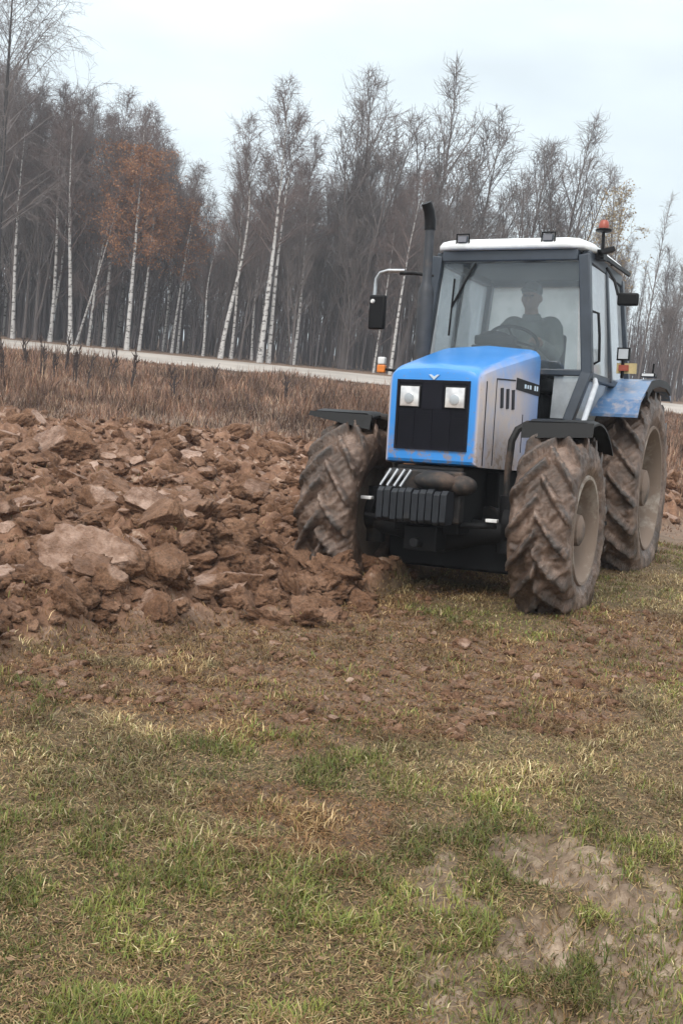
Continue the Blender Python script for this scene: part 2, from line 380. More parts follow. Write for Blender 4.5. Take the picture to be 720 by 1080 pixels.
M['twig_grey'] = simple('grey_twigs', (0.185, 0.155, 0.145), 0.85, scale=0.6)
M['thicket'] = simple('thicket_stems', (0.125, 0.106, 0.106), 0.9, scale=0.25)

m, N, L, B = mat('birch_bark'); M['birch'] = m
n1 = noise_node(N, L, 2.2, 6, 0.7, 'Object', (1.2, 1.2, 3.0)); n2 = noise_node(N, L, 0.7, 3, 0.5, 'Object')
c = mixc(N, L, rng_node(N, L, n1, 0.50, 0.60), (0.52, 0.50, 0.48), (0.07, 0.06, 0.055))
c = mixc(N, L, rng_node(N, L, n2, 0.5, 0.75, 0, 0.55), c, (0.22, 0.19, 0.175))
L.new(c, B.inputs['Base Color']); B.inputs['Roughness'].default_value = 0.75
M['bark'] = simple('grey_brown_bark', (0.125, 0.105, 0.098), 0.9, scale=1.5, bmp=0.2)
M['dark_bark'] = simple('dark_furrowed_bark', (0.035, 0.030, 0.028), 0.9, scale=1.5, bmp=0.2)
M['road'] = simple('pale_gravel_road', (0.37, 0.33, 0.29), 0.9, scale=0.35)

# ------------------------------------------------------------------ terrain
TD = np.array((-0.56, -0.83)); TD = TD / np.linalg.norm(TD)      # the edge of the ploughing runs this way
EDGE_P = np.array((-0.62, 6.45)); EDGE_N = np.array((-TD[1], TD[0])) * -1.0
def edge_dist(x, y):                                 # > 0 on the ploughed side
    d = (x - EDGE_P[0]) * -0.829 + (y - EDGE_P[1]) * 0.559
    d = d + 0.30 * (fbm(x * 0.9, y * 0.9, 3, 3) - 0.5) * 2 + 0.12 * (vnoise(x * 4, y * 4, 5) - 0.5)
    return d
def m_plough(x, y):
    a = smooth(-0.05, 0.16, edge_dist(x, y)) * (1 - smooth(17.0, 19.5, y + 2.0 * (fbm(x * 0.3, y * 0.3, 2, 8) - 0.5)))
    return a * smooth(4.7, 5.3, y + 0.30 * (fbm(x * 1.5, y * 1.5, 3, 77) - 0.5))
def m_dust(x, y):
    n_ = fbm(x * 1.1, y * 1.1, 4, 21)
    band = smooth(4.3, 5.3, y + 0.9 * (n_ - 0.5) - 0.10 * x) * (1 - smooth(7.2, 8.2, y))
    near = smooth(-1.3, -0.1, edge_dist(x, y)) * (y < 23)
    return np.clip(np.maximum(band * smooth(0.33, 0.62, n_), near * smooth(0.25, 0.6, n_)) + 0.75 * smooth(0.55, 0.66, fbm(x * 0.9 + 31, y * 1.7, 4, 27)) * (y < 8), 0, 1)
def m_bare(x, y):
    d1 = np.hypot((x - 0.82) / 0.62, (y - 2.85) / 1.15); d2 = np.hypot((x - 0.42) / 0.16, (y - 2.75) / 0.22)
    d3 = np.hypot((x + 0.05) / 0.14, (y - 2.75) / 0.14)
    n_ = fbm(x * 5.5, y * 3.6, 5, 41)
    return np.maximum(np.maximum((1 - smooth(0.55, 1.15, d1)) * smooth(0.36, 0.50, n_), 0.8 * (1 - smooth(0.5, 1.1, d2)) * smooth(0.35, 0.5, n_)), 0.0 * d3)
def m_dry(x, y):
    yy = y + 2.5 * (fbm(x * 0.35, y * 0.35, 3, 61) - 0.5)
    return np.maximum(smooth(15.8, 20.5, yy), smooth(10.0, 12.0, yy) * smooth(1.8, 3.0, x + 0.12 * (12 - y)))
def profile(y):
    z = np.where(y < 46, 0.55 * smooth(20, 50, y) / max(1e-6, float(smooth(20, 50, np.array(46.0)))), 0.55 + (y - 46) * 0.22 / 14)
    return np.where(y > 60, 0.77 + (1 - np.exp(-(y - 60) / 60)) * 0.6, z)
def ground_z(x, y):
    x = np.asarray(x, float); y = np.asarray(y, float)
    z = profile(y)
    near = 1 - smooth(30, 44, y)
    z = z + near * (0.05 * (fbm(x * 0.5, y * 0.5, 3, 11) - 0.5) + 0.030 * (fbm(x * 3, y * 3, 3, 12) - 0.5) + 0.016 * (fbm(x * 11, y * 11, 2, 13) - 0.5))
    p = m_plough(x, y)
    s = (x * 0.829 - y * 0.559); u = (x * 0.559 + y * 0.829)
    rows = 0.055 * np.sin(2 * math.pi * (s / 0.50 + 0.5 * fbm(x * 0.8, y * 0.8, 3, 31)))
    w1, i1 = worley(s * 2.6 + 0.8 * vnoise(x * 2, y * 2, 33), u * 1.7, 35); w2, i2 = worley(s * 6.5, u * 5.0, 37); w3, i3 = worley(s * 15, u * 12, 39)
    rel = rows + 0.27 * (0.55 - w1) * (0.3 + 0.9 * i1) + 0.15 * (0.5 - w2) * (0.3 + i2) + 0.085 * (0.5 - w3) * (0.2 + i3) + 0.07 * np.abs(fbm(x * 9, y * 9, 3, 47) - 0.5) + 0.16 * (fbm(x * 0.9, y * 0.9, 3, 43) - 0.45) + 0.10
    # the furrow the right-hand wheels roll in
    fd = (x - 0.02) * -0.909 + (y - 8.18) * 0.416
    fur = -0.12 * np.exp(-(fd / 0.35) ** 2) * smooth(5.5, 7.5, y)
    dst = m_dust(x, y) * (1 - p); w4, i4 = worley(x * 9, y * 9, 51)
    z = z + p * rel + fur + dst * (0.035 * (0.5 - w4) * i4 + 0.012 * (fbm(x * 20, y * 20, 2, 53) - 0.5))
    z = z + 0.06 * np.exp(-((x - 1.50) ** 2 + (y - 7.25) ** 2) / 0.35)
    b = m_bare(x, y)
    w5, i5 = worley(x * 14, y * 14, 57)
    return z - 0.012 * b + b * (0.11 * (0.5 - w5) * i5 + 0.06 * (fbm(x * 6 - y * 2.2, y * 1.6, 3, 67) - 0.5) - 0.045 * np.exp(-((x - 0.72 - 0.12 * (y - 3)) / 0.07) ** 2) + 0.030 * (fbm(x * 7, y * 5, 3, 63) - 0.5) + 0.022 * (fbm(x * 24, y * 24, 3, 59) - 0.5))
def gz(x, y): return float(ground_z(np.array([x]), np.array([y]))[0])

ys = [-60, -30, -12, -5, -1, 0.5, 1.2]
while ys[-1] < 26: ys.append(ys[-1] + max(0.022, 0.0062 * ys[-1]))
while ys[-1] < 62: ys.append(ys[-1] + 0.8)
ys += [70, 85, 100, 130, 180, 260, 400, 700, 1100]
xs = list(np.arange(-9, 5.0, 0.034))
st = 0.05
while xs[0] > -28: xs.insert(0, xs[0] - st); st *= 1.03
st = 0.05
while xs[-1] < 20: xs.append(xs[-1] + st); st *= 1.05
xs = [-900, -400, -200, -110, -65, -42] + xs + [32, 50, 90, 180, 400, 900]
gx, gy = np.meshgrid(np.array(xs), np.array(ys)); nx_, ny_ = len(xs), len(ys)
gx, gy = gx.ravel(), gy.ravel()
V = np.stack([gx, gy, ground_z(gx, gy)], 1)
ii = (np.arange(ny_ - 1)[:, None] * nx_ + np.arange(nx_ - 1)[None, :]).ravel()
F = np.stack([ii, ii + 1, ii + nx_ + 1, ii + nx_], 1)
put('ground', mesh_np('ground', V, [F], True, attrs={'plough': m_plough(gx, gy), 'dust': m_dust(gx, gy), 'bare': m_bare(gx, gy), 'dry': m_dry(gx, gy)}),
    M['ground'], kind='structure', label='rough field of worn turf and freshly turned brown soil', category='ground')

rx = np.arange(-260, 261, 2.0); rv = []; rf = []
for x in rx:
    e = 0.35 * math.sin(x * 0.31) + 0.2 * math.sin(x * 0.83 + 1)
    for yy in (46.6 + e, 53.0, 59.4 - e * 0.5): rv.append((x, yy, float(profile(np.array(yy))) + 0.03))
for i in range(len(rx) - 1):
    for j in range(2): rf.append((i * 3 + j, (i + 1) * 3 + j, (i + 1) * 3 + j + 1, i * 3 + j + 1))
put('road', mesh_np('road', rv, [np.array(rf)], True), M['road'], kind='structure', label='pale gravel road running past the edge of the wood', category='road')

hz = MB(); hz.box((-150, -20, -2.5), (150, 135, 24)); hm = bpy.data.materials.new('autumn_haze'); hm.use_nodes = True
for q in list(hm.node_tree.nodes): hm.node_tree.nodes.remove(q)
ho = hm.node_tree.nodes.new('ShaderNodeOutputMaterial'); hv = hm.node_tree.nodes.new('ShaderNodeVolumePrincipled'); hv.inputs['Color'].default_value = (0.9, 0.93, 1.0, 1); hv.inputs['Density'].default_value = 0.0012
hm.node_tree.links.new(hv.outputs[0], ho.inputs['Volume'])
hz.build('haze', hm, None, kind='stuff', label='thin damp autumn haze lying over the field and wood', category='haze')

# ------------------------------------------------------------------ tractor
TZ = Matrix.Rotation(-R(90) - 0.429, 4, 'Z') @ Matrix.Rotation(-0.051, 4, 'Y') @ Matrix.Rotation(0.065, 4, 'X')
TM = Matrix.Translation((0.729, 7.846, -0.072)) @ TZ
tractor = empty('tractor', TM, label='muddy blue farm tractor with white cab roof on the edge of the ploughed soil', category='tractor')

# hood: a lofted shell
def hood_ring(x, w, zb, zt, r, crown):
    p = [(x, -w, zb), (x, -w, zb + 0.25), (x, -w, zt - r)]
    for a in (30, 60, 90): p.append((x, -w + r - r * math.cos(R(a)), zt - r + r * math.sin(R(a))))
    p.append((x, 0, zt + crown))
    q = [(x, -b, c) for (_, b, c) in p[:-1]][::-1]
    return p + q
st_ = [(0.312, 0.300, 1.02, 1.60, 0.085, 0.010), (0.300, 0.325, 1.0, 1.632, 0.095, 0.012), (0.270, 0.338, 0.988, 1.650, 0.10, 0.014), (0.20, 0.344, 0.985, 1.672, 0.10, 0.018),
       (0.0, 0.355, 0.98, 1.715, 0.095, 0.02), (-0.4, 0.385, 0.97, 1.795, 0.09, 0.022), (-0.84, 0.416, 0.965, 1.883, 0.085, 0.024), (-0.87, 0.405, 0.965, 1.872, 0.085, 0.024)]
hb = MB(); rings = [hood_ring(*s) for s in st_]; k = len(rings[0])
hb.add([p for r_ in rings for p in r_], [(i * k + j, i * k + (j + 1) % k, (i + 1) * k + (j + 1) % k, (i + 1) * k + j) for i in range(len(rings) - 1) for j in range(k)]
       + [tuple(range(k)), tuple((len(rings) - 1) * k + j for j in range(k - 1, -1, -1))])
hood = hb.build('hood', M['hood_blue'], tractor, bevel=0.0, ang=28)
def hood_w(x): return float(np.interp(-x, [-0.2, 0, 0.4, 0.84], [0.344, 0.355, 0.385, 0.416]))

g = MB()                                             # black grille: frame, backing and fine slats
y0, y1, z0, z1 = -0.262, 0.262, 1.085, 1.56
g.box((0.306, y0, z0), (0.316, y1, z1))
g.box((0.316, y0, z1 - 0.018), (0.327, y1, z1)); g.box((0.316, y0, z0), (0.327, y1, z0 + 0.018))
g.box((0.316, y0, z0 + 0.018), (0.327, y0 + 0.016, z1 - 0.018)); g.box((0.316, y1 - 0.016, z0 + 0.018), (0.327, y1, z1 - 0.018))
for i in range(16):
    z = z0 + 0.03 + i * 0.0175
    g.box((0.316, y0 + 0.016, z), (0.3215, y1 - 0.016, z + 0.005))
for yy in (-0.13, 0.0, 0.13): g.box((0.316, yy - 0.003, z0 + 0.018), (0.3235, yy + 0.003, 1.365))
g.box((0.316, -0.07, 1.365), (0.324, 0.07, z1 - 0.018))
grille = g.build('grille', M['mesh_black'], hood)
for yy in (-0.163, 0.163):
    h = MB(); a = 0.078
    h.box((0.316, yy - a, 1.445 - a), (0.330, yy + a, 1.445 + a))
    hl = h.build('headlight', M['black'], hood, bevel=0.004)
    l = MB(); q = 0.069
    ringsl = []
    for (f_, dx) in ((1.0, 0.3305), (0.96, 0.338), (0.6, 0.343), (0.0, 0.345)):
        ringsl.append([(dx, yy + q * f_ * sx, 1.445 + q * f_ * sz) for sx, sz in ((-1, -1), (0, -1), (1, -1), (1, 0), (1, 1), (0, 1), (-1, 1), (-1, 0))])
    l.add([p for r_ in ringsl[:3] for p in r_] + [(0.345, yy, 1.445)], [(i * 8 + j, i * 8 + (j + 1) % 8, (i + 1) * 8 + (j + 1) % 8, (i + 1) * 8 + j) for i in range(2) for j in range(8)] + [(16 + j, 16 + (j + 1) % 8, 24) for j in range(8)])
    l.build('lens', M['lamp'], hl, ang=20)
    bl = MB(); bl.lathe([(0.338, 0.036), (0.349, 0.034), (0.352, 0.0)], (0, yy, 1.432), 'X', 20); bl.build('bulb_cover', M['steel'], hl)
e = MB()                                             # V-shaped badge on the nose
e.prism([(0.3125, -0.038, 1.597), (0.3125, 0.0, 1.562), (0.3125, 0.038, 1.597), (0.3125, 0.02, 1.597), (0.3125, 0.0, 1.583), (0.3125, -0.02, 1.597)], (0.008, 0, 0))
e.build('badge', M['emblem'], hood)
for sd in (1, -1):                                   # flank panel with its gap line, three slots and the black flash
    def P(x, z, off=0.0): return (x, sd * (hood_w(x) + off), z)
    s = MB()
    def strip(xa, za, xb, zb, wd, o0, o1):
        d = Vector((xb - xa, 0, zb - za)).normalized(); n_ = Vector((-d.z, 0, d.x)) * wd / 2
        pa, pb = Vector((xa, 0, za)), Vector((xb, 0, zb))
        q = [pa - n_, pb - n_, pb + n_, pa + n_]
        s.hexa([P(p.x, p.z, o0) for p in q] + [P(p.x, p.z, o1) for p in q])
    for q in ((0.03, 1.60, 0.03, 1.0, 0.0025), (0.03, 1.60, -0.33, 1.615, 0.003), (-0.52, 1.38, -0.52, 1.1, 0.0025), (0.215, 1.57, 0.215, 1.0, 0.0025)):
        s = MB(); strip(*q[:4], 0.010, -0.004, q[4]); s.build('panel_gap', M['mesh_black'], hood)
    for x in (-0.075, -0.185, -0.295):
        s = MB(); strip(x, 1.545, x - 0.015, 1.405, 0.052, -0.004, 0.004); s.build('air_slot', M['mesh_black'], hood)
    s = MB(); strip(-0.35, 1.595, -0.855, 1.575, 0.085, -0.004, 0.004); fl = s.build('side_flash', M['black'], hood)
    for x, w_, h_ in ((-0.53, 0.035, 0.03), (-0.585, 0.03, 0.026), (-0.64, 0.035, 0.03), (-0.74, 0.03, 0.036), (-0.79, 0.028, 0.036)):
        s = MB(); strip(x, 1.586 + h_ / 2, x, 1.586 - h_ / 2, w_, 0.004, 0.0055); s.build('flash_mark', M['emblem'], fl)

# chassis, engine block and nose casting
c = MB(); c.box((-0.85, -0.24, 0.52), (0.30, 0.24, 0.975)); c.box((-2.9, -0.22, 0.55), (-0.853, 0.22, 1.25)); c.box((-0.8, -0.33, 0.62), (-0.25, 0.33, 0.95))
c.tube([(-2.76, -0.55, 0.846), (-2.76, 0.55, 0.846)], 0.17, 16); c.tube([(-0.2, 0.28, 0.62), (-0.7, 0.30, 0.60)], 0.09, 12)
c.build('chassis', M['iron'], tractor, bevel=0.015)
c = MB(); c.box((-0.75, -0.44, 0.24), (-0.12, 0.52, 0.515)); c.box((-2.4, -0.36, 0.36), (-0.77, 0.36, 0.545)); c.build('belly_shade', M['black'], tractor, bevel=0.02)  # black boxes added to stand in for the deep shade under the tractor
c = MB(); c.box((0.30, -0.27, 0.60), (0.40, 0.27, 0.95)); c.box((0.40, -0.20, 0.70), (0.56, 0.22, 0.81)); c.ellipsoid((0.44, 0.10, 0.88), (0.12, 0.15, 0.07)); c.ellipsoid((0.38, 0.27, 0.86), (0.10, 0.10, 0.07)); c.ellipsoid((0.36, -0.2, 0.9), (0.08, 0.10, 0.05))
c.build('front_bracket', M['nose_mud'], tractor, bevel=0.015)
for i in range(10):
    w_ = MB(); y = -0.25 + i * 0.050; dz = 0.006 * math.sin(i * 2.1)
    w_.prism([(0.455, y, 0.815 + dz), (0.565, y, 0.825 + dz), (0.60, y, 0.80 + dz), (0.605, y, 0.62 + dz), (0.585, y, 0.60 + dz), (0.47, y, 0.60 + dz), (0.435, y, 0.64 + dz)], (0, 0.043, 0))
    w_.build('ballast_plate', M['weight'], tractor, bevel=0.003)
for yy in (-0.235, -0.185, -0.135, -0.09):
    s = MB(); s.bar((0.50, yy - 0.035, 0.83), (0.47, yy + 0.025, 0.945), 0.02, 0.012); s.build('latch_rod', M['grey_tube'], tractor)
s = MB(); s.box((0.20, -0.12, 0.40), (0.40, 0.12, 0.57)); s.tube([(0.42, 0.0, 0.46), (0.52, 0.0, 0.46)], 0.035, 12); s.build('tow_hitch', M['iron'], tractor, bevel=0.01)
# front axle with steering gear
c = MB(); c.tube([(0, -0.62, 0.56), (0, -0.3, 0.53), (0, 0, 0.50), (0, 0.3, 0.53), (0, 0.62, 0.56)], [0.085, 0.085, 0.15, 0.085, 0.085], 14)
for sd in (1, -1): c.tube([(0, sd * 0.50, 0.40), (0, sd * 0.50, 0.80)], 0.075, 14); c.tube([(0, sd * 0.48, 0.604), (0, sd * 0.80, 0.604)], 0.13, 18)
c.build('front_axle', M['iron'], tractor)
for sd in (1, -1):
    s = MB(); s.tube([(0.26, sd * 0.10, 0.58), (0.24, sd * 0.48, 0.60)], 0.022, 10); rod = s.build('steering_rod', M['iron'], tractor)
    s = MB(); s.box((0.25, sd * 0.46 - 0.04, 0.625 + (0.09 if sd < 0 else 0)), (0.30, sd * 0.46 + 0.04, 0.648 + (0.09 if sd < 0 else 0))); s.build('rod_end', M['white_lens'], rod, bevel=0.004)

# wheels
def wheel(cx, cy, cz, Rt, wd, rr, sd, seed, lugs, mud):
    rg = np.random.default_rng(seed)
    root = empty('front_wheel' if Rt < 0.7 else 'rear_wheel'); root.parent = tractor; root.location = (cx, cy, cz)
    h = wd / 2; Rc = Rt - 0.045
    prof = [(-h * 0.80, rr), (-h * 0.97, rr + (Rc - rr) * 0.35), (-h, rr + (Rc - rr) * 0.62), (-h * 0.93, Rc - 0.035), (-h * 0.80, Rc - 0.006), (-h * 0.4, Rc + 0.008), (0, Rc + 0.012),
            (h * 0.4, Rc + 0.008), (h * 0.80, Rc - 0.006), (h * 0.93, Rc - 0.035), (h, rr + (Rc - rr) * 0.62), (h * 0.97, rr + (Rc - rr) * 0.35), (h * 0.80, rr), (h * 0.5, rr - 0.02), (-h * 0.5, rr - 0.02)]
    # refine the carcass profile and the circumference, then push mud onto it
    P_ = np.array(prof); P2 = []
    for i in range(len(P_)):
        a, b = P_[i], P_[(i + 1) % len(P_)]
        n_ = max(1, int(np.hypot(*(b - a)) / 0.013))
        for j in range(n_): P2.append(a + (b - a) * j / n_)
    P2 = np.array(P2); K = int(2 * math.pi * Rt / 0.012)
    an = np.arange(K) / K * 2 * math.pi
    yy = np.repeat(P2[:, 0][:, None], K, 1); rad = np.repeat(P2[:, 1][:, None], K, 1); aa = np.repeat(an[None, :], len(P2), 0)
    # V-shaped lugs raised on the tread and shoulders
    per = 2 * math.pi / lugs
    sk = np.abs(yy) / h; lugm = np.zeros(yy.shape)
    for side_ in (1, -1):
        msk = (yy * side_ > -0.02 * wd)
        ph = aa + 0.62 * sk * (0.5 / Rt) * 0.9 + (0.5 * per if side_ < 0 else 0)
        t = np.abs(((ph / per) % 1.0) - 0.5) * per * Rt
        lug = 1 - smooth(0.027, 0.037, t); lugm = np.where(msk, lug, lugm)
        tread = smooth(Rc - 0.10, Rc - 0.03, rad)
        rad = np.where(msk, rad + lug * tread * (0.068 - 0.012 * sk), rad)
    cxn = np.cos(aa) * rad * 7; czn = np.sin(aa) * rad * 7
    n1_ = fbm(cxn + yy * 9 + seed, czn - yy * 7, 4, seed); n2_ = fbm(cxn * 3.1 + yy * 22, czn * 3.1 - yy * 17, 3, seed + 4)
    outer = smooth(rr + 0.01, rr + 0.10, rad)
    rad = rad + outer * mud * ((n1_ - 0.45) * 0.13 + (n2_ - 0.5) * 0.09 + (fbm(cxn * 8 + yy * 55, czn * 8 - yy * 49, 2, seed + 8) - 0.5) * 0.05)
    yy = yy + outer * (n2_ - 0.5) * 0.035 * mud
    Vt = np.stack([np.cos(aa) * rad, yy, np.sin(aa) * rad], -1).reshape(-1, 3)
    np_ = len(P2); I, J = np.meshgrid(np.arange(np_), np.arange(K), indexing='ij'); I, J = I.ravel(), J.ravel(); I2, J2 = (I + 1) % np_, (J + 1) % K
    Ft = np.stack([I * K + J, I2 * K + J, I2 * K + J2, I * K + J2], 1)
    put('tyre', mesh_np('tyre', Vt, [Ft], True, attrs={'lug': (lugm * smooth(Rc - 0.10, Rc - 0.02, rad)).ravel()}), M['tyre'], root)
    r = MB()                                         # dished rim seen on the outer side
    o = sd
    r.lathe([(o * h * 0.86, rr + 0.030), (o * h * 0.93, rr + 0.022), (o * h * 0.92, rr + 0.002), (o * h * 0.80, rr - 0.014), (o * h * 0.62, rr - 0.034), (o * h * 0.30, rr - 0.048), (o * h * 0.05, rr - 0.055), (o * h * 0.0, rr - 0.075)], (0, 0, 0), 'Y', 56, caps=False)
    rim = r.build('rim', M['rim'], root)
    b_ = MB(); b_.lathe([(-o * h * 0.60, rr - 0.02), (-o * h * 0.10, rr - 0.06), (o * h * 0.02, rr - 0.07), (o * h * 0.05, rr * 0.62), (o * h * 0.30, rr * 0.54), (o * h * 0.34, rr * 0.36), (o * h * 0.34, 0.0)], (0, 0, 0), 'Y', 40); disc = b_.build('wheel_disc', M['disc'], root)
    hb_ = MB(); hb_.lathe([(o * h * 0.30, rr * 0.34), (o * h * 0.72, rr * 0.30), (o * h * 0.80, rr * 0.2), (o * h * 0.82, 0.0)], (0, 0, 0), 'Y', 24); hub = hb_.build('hub', M['mud_bracket'], root)
    for i in range(8):
        a = i * math.pi / 4 + 0.2; b_ = MB(); x, z = math.cos(a) * rr * 0.45, math.sin(a) * rr * 0.45
        b_.lathe([(o * h * 0.30, 0.022), (o * h * 0.45, 0.020), (o * h * 0.46, 0.0)], (x, 0, z), 'Y', 6); b_.build('wheel_nut', M['mud_bracket'], disc)
    return root
wheel(0, 0.845, 0.604, 0.632, 0.41, 0.345, 1, 3, 16, 0.42)
wheel(0, -0.665, 0.604, 0.632, 0.41, 0.345, -1, 5, 16, 0.55)
wheel(-2.76, 0.755, 0.846, 0.865, 0.48, 0.53, 1, 8, 20, 0.32)
wheel(-2.76, -0.755, 0.846, 0.865, 0.48, 0.53, -1, 9, 20, 0.4)

# front fenders, each with its bent support
for sd in (1, -1):
    f = MB(); n_ = 12; Rf = 0.735; th = 0.014; ya, yb = (0.60, 1.075) if sd > 0 else (0.50, 0.99)
    prs = []
    for i in range(n_ + 1):
        a = R(76 + i * 58 / n_); prs.append((math.cos(a), math.sin(a)))
    cols = [(ya, -0.03), (ya + 0.04, 0.0), (yb - 0.05, 0.006), (yb, -0.012)]
    vv = []
    for (c_, s_) in prs:
        for (y, dr) in cols: vv.append((c_ * (Rf + dr), sd * y, 0.604 + s_ * (Rf + dr)))
        for (y, dr) in cols[::-1]: vv.append((c_ * (Rf + dr - th), sd * y, 0.604 + s_ * (Rf + dr - th)))
    kk = 8; ff = [(i * kk + j, i * kk + (j + 1) % kk, (i + 1) * kk + (j + 1) % kk, (i + 1) * kk + j) for i in range(n_) for j in range(kk)] + [tuple(range(kk)), tuple(n_ * kk + j for j in range(kk - 1, -1, -1))]
    f.add(vv, ff)
    # drooping front lip, deeper on the inner side
    a = R(76); x0_, zt_ = math.cos(a) * Rf, 0.604 + math.sin(a) * Rf
    f.hexa([(x0_ + 0.04, sd * ya, zt_ - 0.115), (x0_ + 0.03, sd * yb, zt_ - (0.09 if sd > 0 else 0.03)), (x0_ + 0.018, sd * yb, zt_ - (0.09 if sd > 0 else 0.03)), (x0_ + 0.028, sd * ya, zt_ - 0.115),
            (x0_ + 0.006, sd * ya, zt_ - 0.01), (x0_ + 0.006, sd * yb, zt_ + 0.003), (x0_ - 0.008, sd * yb, zt_ + 0.003), (x0_ - 0.008, sd * ya, zt_ - 0.01)])
    fd = f.build('front_fender', M['fender_black'], tractor, ang=50)
    s = MB(); yo = 0.0 if sd > 0 else -0.13; s.tube([(-0.02, sd * (0.70 + yo), 1.305), (0.0, sd * (0.58 + yo), 1.30), (0.02, sd * (0.52 + yo), 1.26), (0.04, sd * (0.49 + yo), 1.18), (0.05, sd * (0.48 + yo), 1.0), (0.03, sd * (0.48 + yo), 0.66)], 0.026, 10)
    s.build('fender_stay', M['nose_mud'], fd)

# rear fenders
for sd in (1, -1):
    f = MB(); pr = [(-1.74, 1.46), (-1.84, 1.585), (-2.02, 1.66), (-2.25, 1.765), (-2.55, 1.80), (-2.95, 1.805), (-3.2, 1.76), (-3.36, 1.68)]
    th = 0.025
    for i in range(len(pr) - 1):
        (xa, za), (xb, zb) = pr[i], pr[i + 1]
        f.hexa([(xa, sd * 0.47, za - th), (xa, sd * 1.0, za - th), (xb, sd * 1.0, zb - th), (xb, sd * 0.47, zb - th), (xa, sd * 0.47, za), (xa, sd * 1.0, za), (xb, sd * 1.0, zb), (xb, sd * 0.47, zb)])
    rf_ = f.build('rear_fender', M['blue'], tractor)
    s = MB(); s.prism([(x, sd * 0.468, z - 0.03) for x, z in pr] + [(-3.3, sd * 0.468, 1.1), (-2.0, sd * 0.468, 1.1)], (0, sd * -0.015, 0)); s.build('fender_wall', M['cab_dark'], rf_)
    s = MB()
    for i in range(2, 6):
        (xa, za), (xb, zb) = pr[i], pr[i + 1]
        s.hexa([(xa, sd * 1.002, za - 0.06), (xa, sd * 1.02, za - 0.06), (xb, sd * 1.02, zb - 0.06), (xb, sd * 1.002, zb - 0.06), (xa, sd * 1.002, za + 0.004), (xa, sd * 1.02, za + 0.004), (xb, sd * 1.02, zb + 0.004), (xb, sd * 1.002, zb + 0.004)])
    s.build('fender_edge', M['black'], rf_)
    s = MB(); s.box((-2.52, sd * 0.94 - 0.06, 1.812), (-2.40, sd * 0.94 + 0.06, 1.845)); tl_ = s.build('tail_lamp', M['black'], rf_, bevel=0.006)
    s = MB(); s.box((-2.398, sd * 0.94 - 0.05, 1.818), (-2.388, sd * 0.94 + 0.05, 1.84)); s.build('lens', M['white_lens'], tl_)
    s = MB(); s.tube([(-2.46, sd * 0.97, 1.845), (-2.46, sd * 0.975, 1.93)], 0.008, 8); s.build('marker_rod', M['black'], tl_)

# cab
cab = empty('cab'); cab.parent = tractor
A_t, A_w, A_f = (-1.236, 0.60, 2.66), (-1.215, 0.688, 1.74), (-1.16, 0.575, 1.36)
B_t, B_w = (-1.90, 0.615, 2.66), (-1.92, 0.715, 1.72)
C_t, C_w = (-2.60, 0.595, 2.66), (-2.68, 0.70, 1.74)
f = MB()
fl_ = lambda p, sd: (p[0], sd * p[1], p[2])
for sd in (1, -1):
    f.bar(fl_(A_t, sd), fl_(A_w, sd), 0.085, 0.085); f.bar((A_w[0], sd * A_w[1], A_w[2] + 0.02), fl_(A_f, sd), 0.08, 0.08)
    f.bar(fl_(B_t, sd), fl_(B_w, sd), 0.06, 0.05); f.bar(fl_(C_t, sd), fl_(C_w, sd), 0.08, 0.08)
    f.bar((A_t[0] - 0.045, sd * A_t[1], 2.655), (C_t[0] + 0.045, sd * C_t[1], 2.655), 0.07, 0.09, (0, 1, 0))
    f.bar((A_w[0] - 0.05, sd * A_w[1], 1.725), (C_w[0] + 0.05, sd * C_w[1], 1.725), 0.06, 0.06, (0, 1, 0))
    f.bar((A_f[0] - 0.05, sd * A_f[1], 1.36), (-2.05, sd * 0.60, 1.36), 0.05, 0.07, (0, 1, 0))
f.box((-1.285, -0.555, 2.615), (-1.19, 0.555, 2.70)); f.box((-2.64, -0.55, 2.61), (-2.56, 0.55, 2.70))
f.bar((-1.21, -0.65, 1.745), (-1.21, 0.65, 1.745), 0.05, 0.045, (0, 0, 1)); f.bar((-1.155, -0.55, 1.35), (-1.155, 0.55, 1.35), 0.05, 0.06, (0, 0, 1))
f.bar((-2.68, -0.66, 1.74), (-2.68, 0.66, 1.74), 0.06, 0.05, (0, 0, 1))
f.build('cab_frame', M['cab_dark'], cab, bevel=0.008)
f = MB(); f.box((-2.66, -0.44, 1.22), (-1.17, 0.44, 1.30)); f.box((-2.70, -0.44, 1.302), (-2.62, 0.44, 1.72)); f.build('cab_floor', M['liner'], cab)
# roof: white shell with a gently crowned top, dark liner below
f = MB(); rv_ = []
outl = [(-1.15, -0.46), (-1.15, 0.50), (-1.20, 0.595), (-1.40, 0.645), (-2.45, 0.655), (-2.66, 0.62), (-2.74, 0.50), (-2.74, -0.50), (-2.66, -0.62), (-2.45, -0.655), (-1.40, -0.645), (-1.20, -0.585)]
cxr = -1.93
def ro(sc, z): return [(cxr + (x - cxr) * sc, y * sc, z) for x, y in outl]
rr_ = [ro(0.99, 2.704), ro(1.0, 2.712), ro(1.0, 2.738), ro(0.97, 2.772), ro(0.90, 2.795), ro(0.6, 2.808), ro(0.25, 2.812)]
k = len(outl)
f.add([p for r_ in rr_ for p in r_], [(i * k + j, i * k + (j + 1) % k, (i + 1) * k + (j + 1) % k, (i + 1) * k + j) for i in range(len(rr_) - 1) for j in range(k)] + [tuple(range(k - 1, -1, -1)), tuple((len(rr_) - 1) * k + j for j in range(k))])
roof = f.build('roof', M['white'], cab, ang=50)
f = MB(); f.prism([(x, y, 2.66) for x, y in [(-1.29, -0.55), (-1.29, 0.55), (-2.555, 0.545), (-2.555, -0.545)]], (0, 0, 0.038)); f.build('roof_liner', M['liner'], roof)
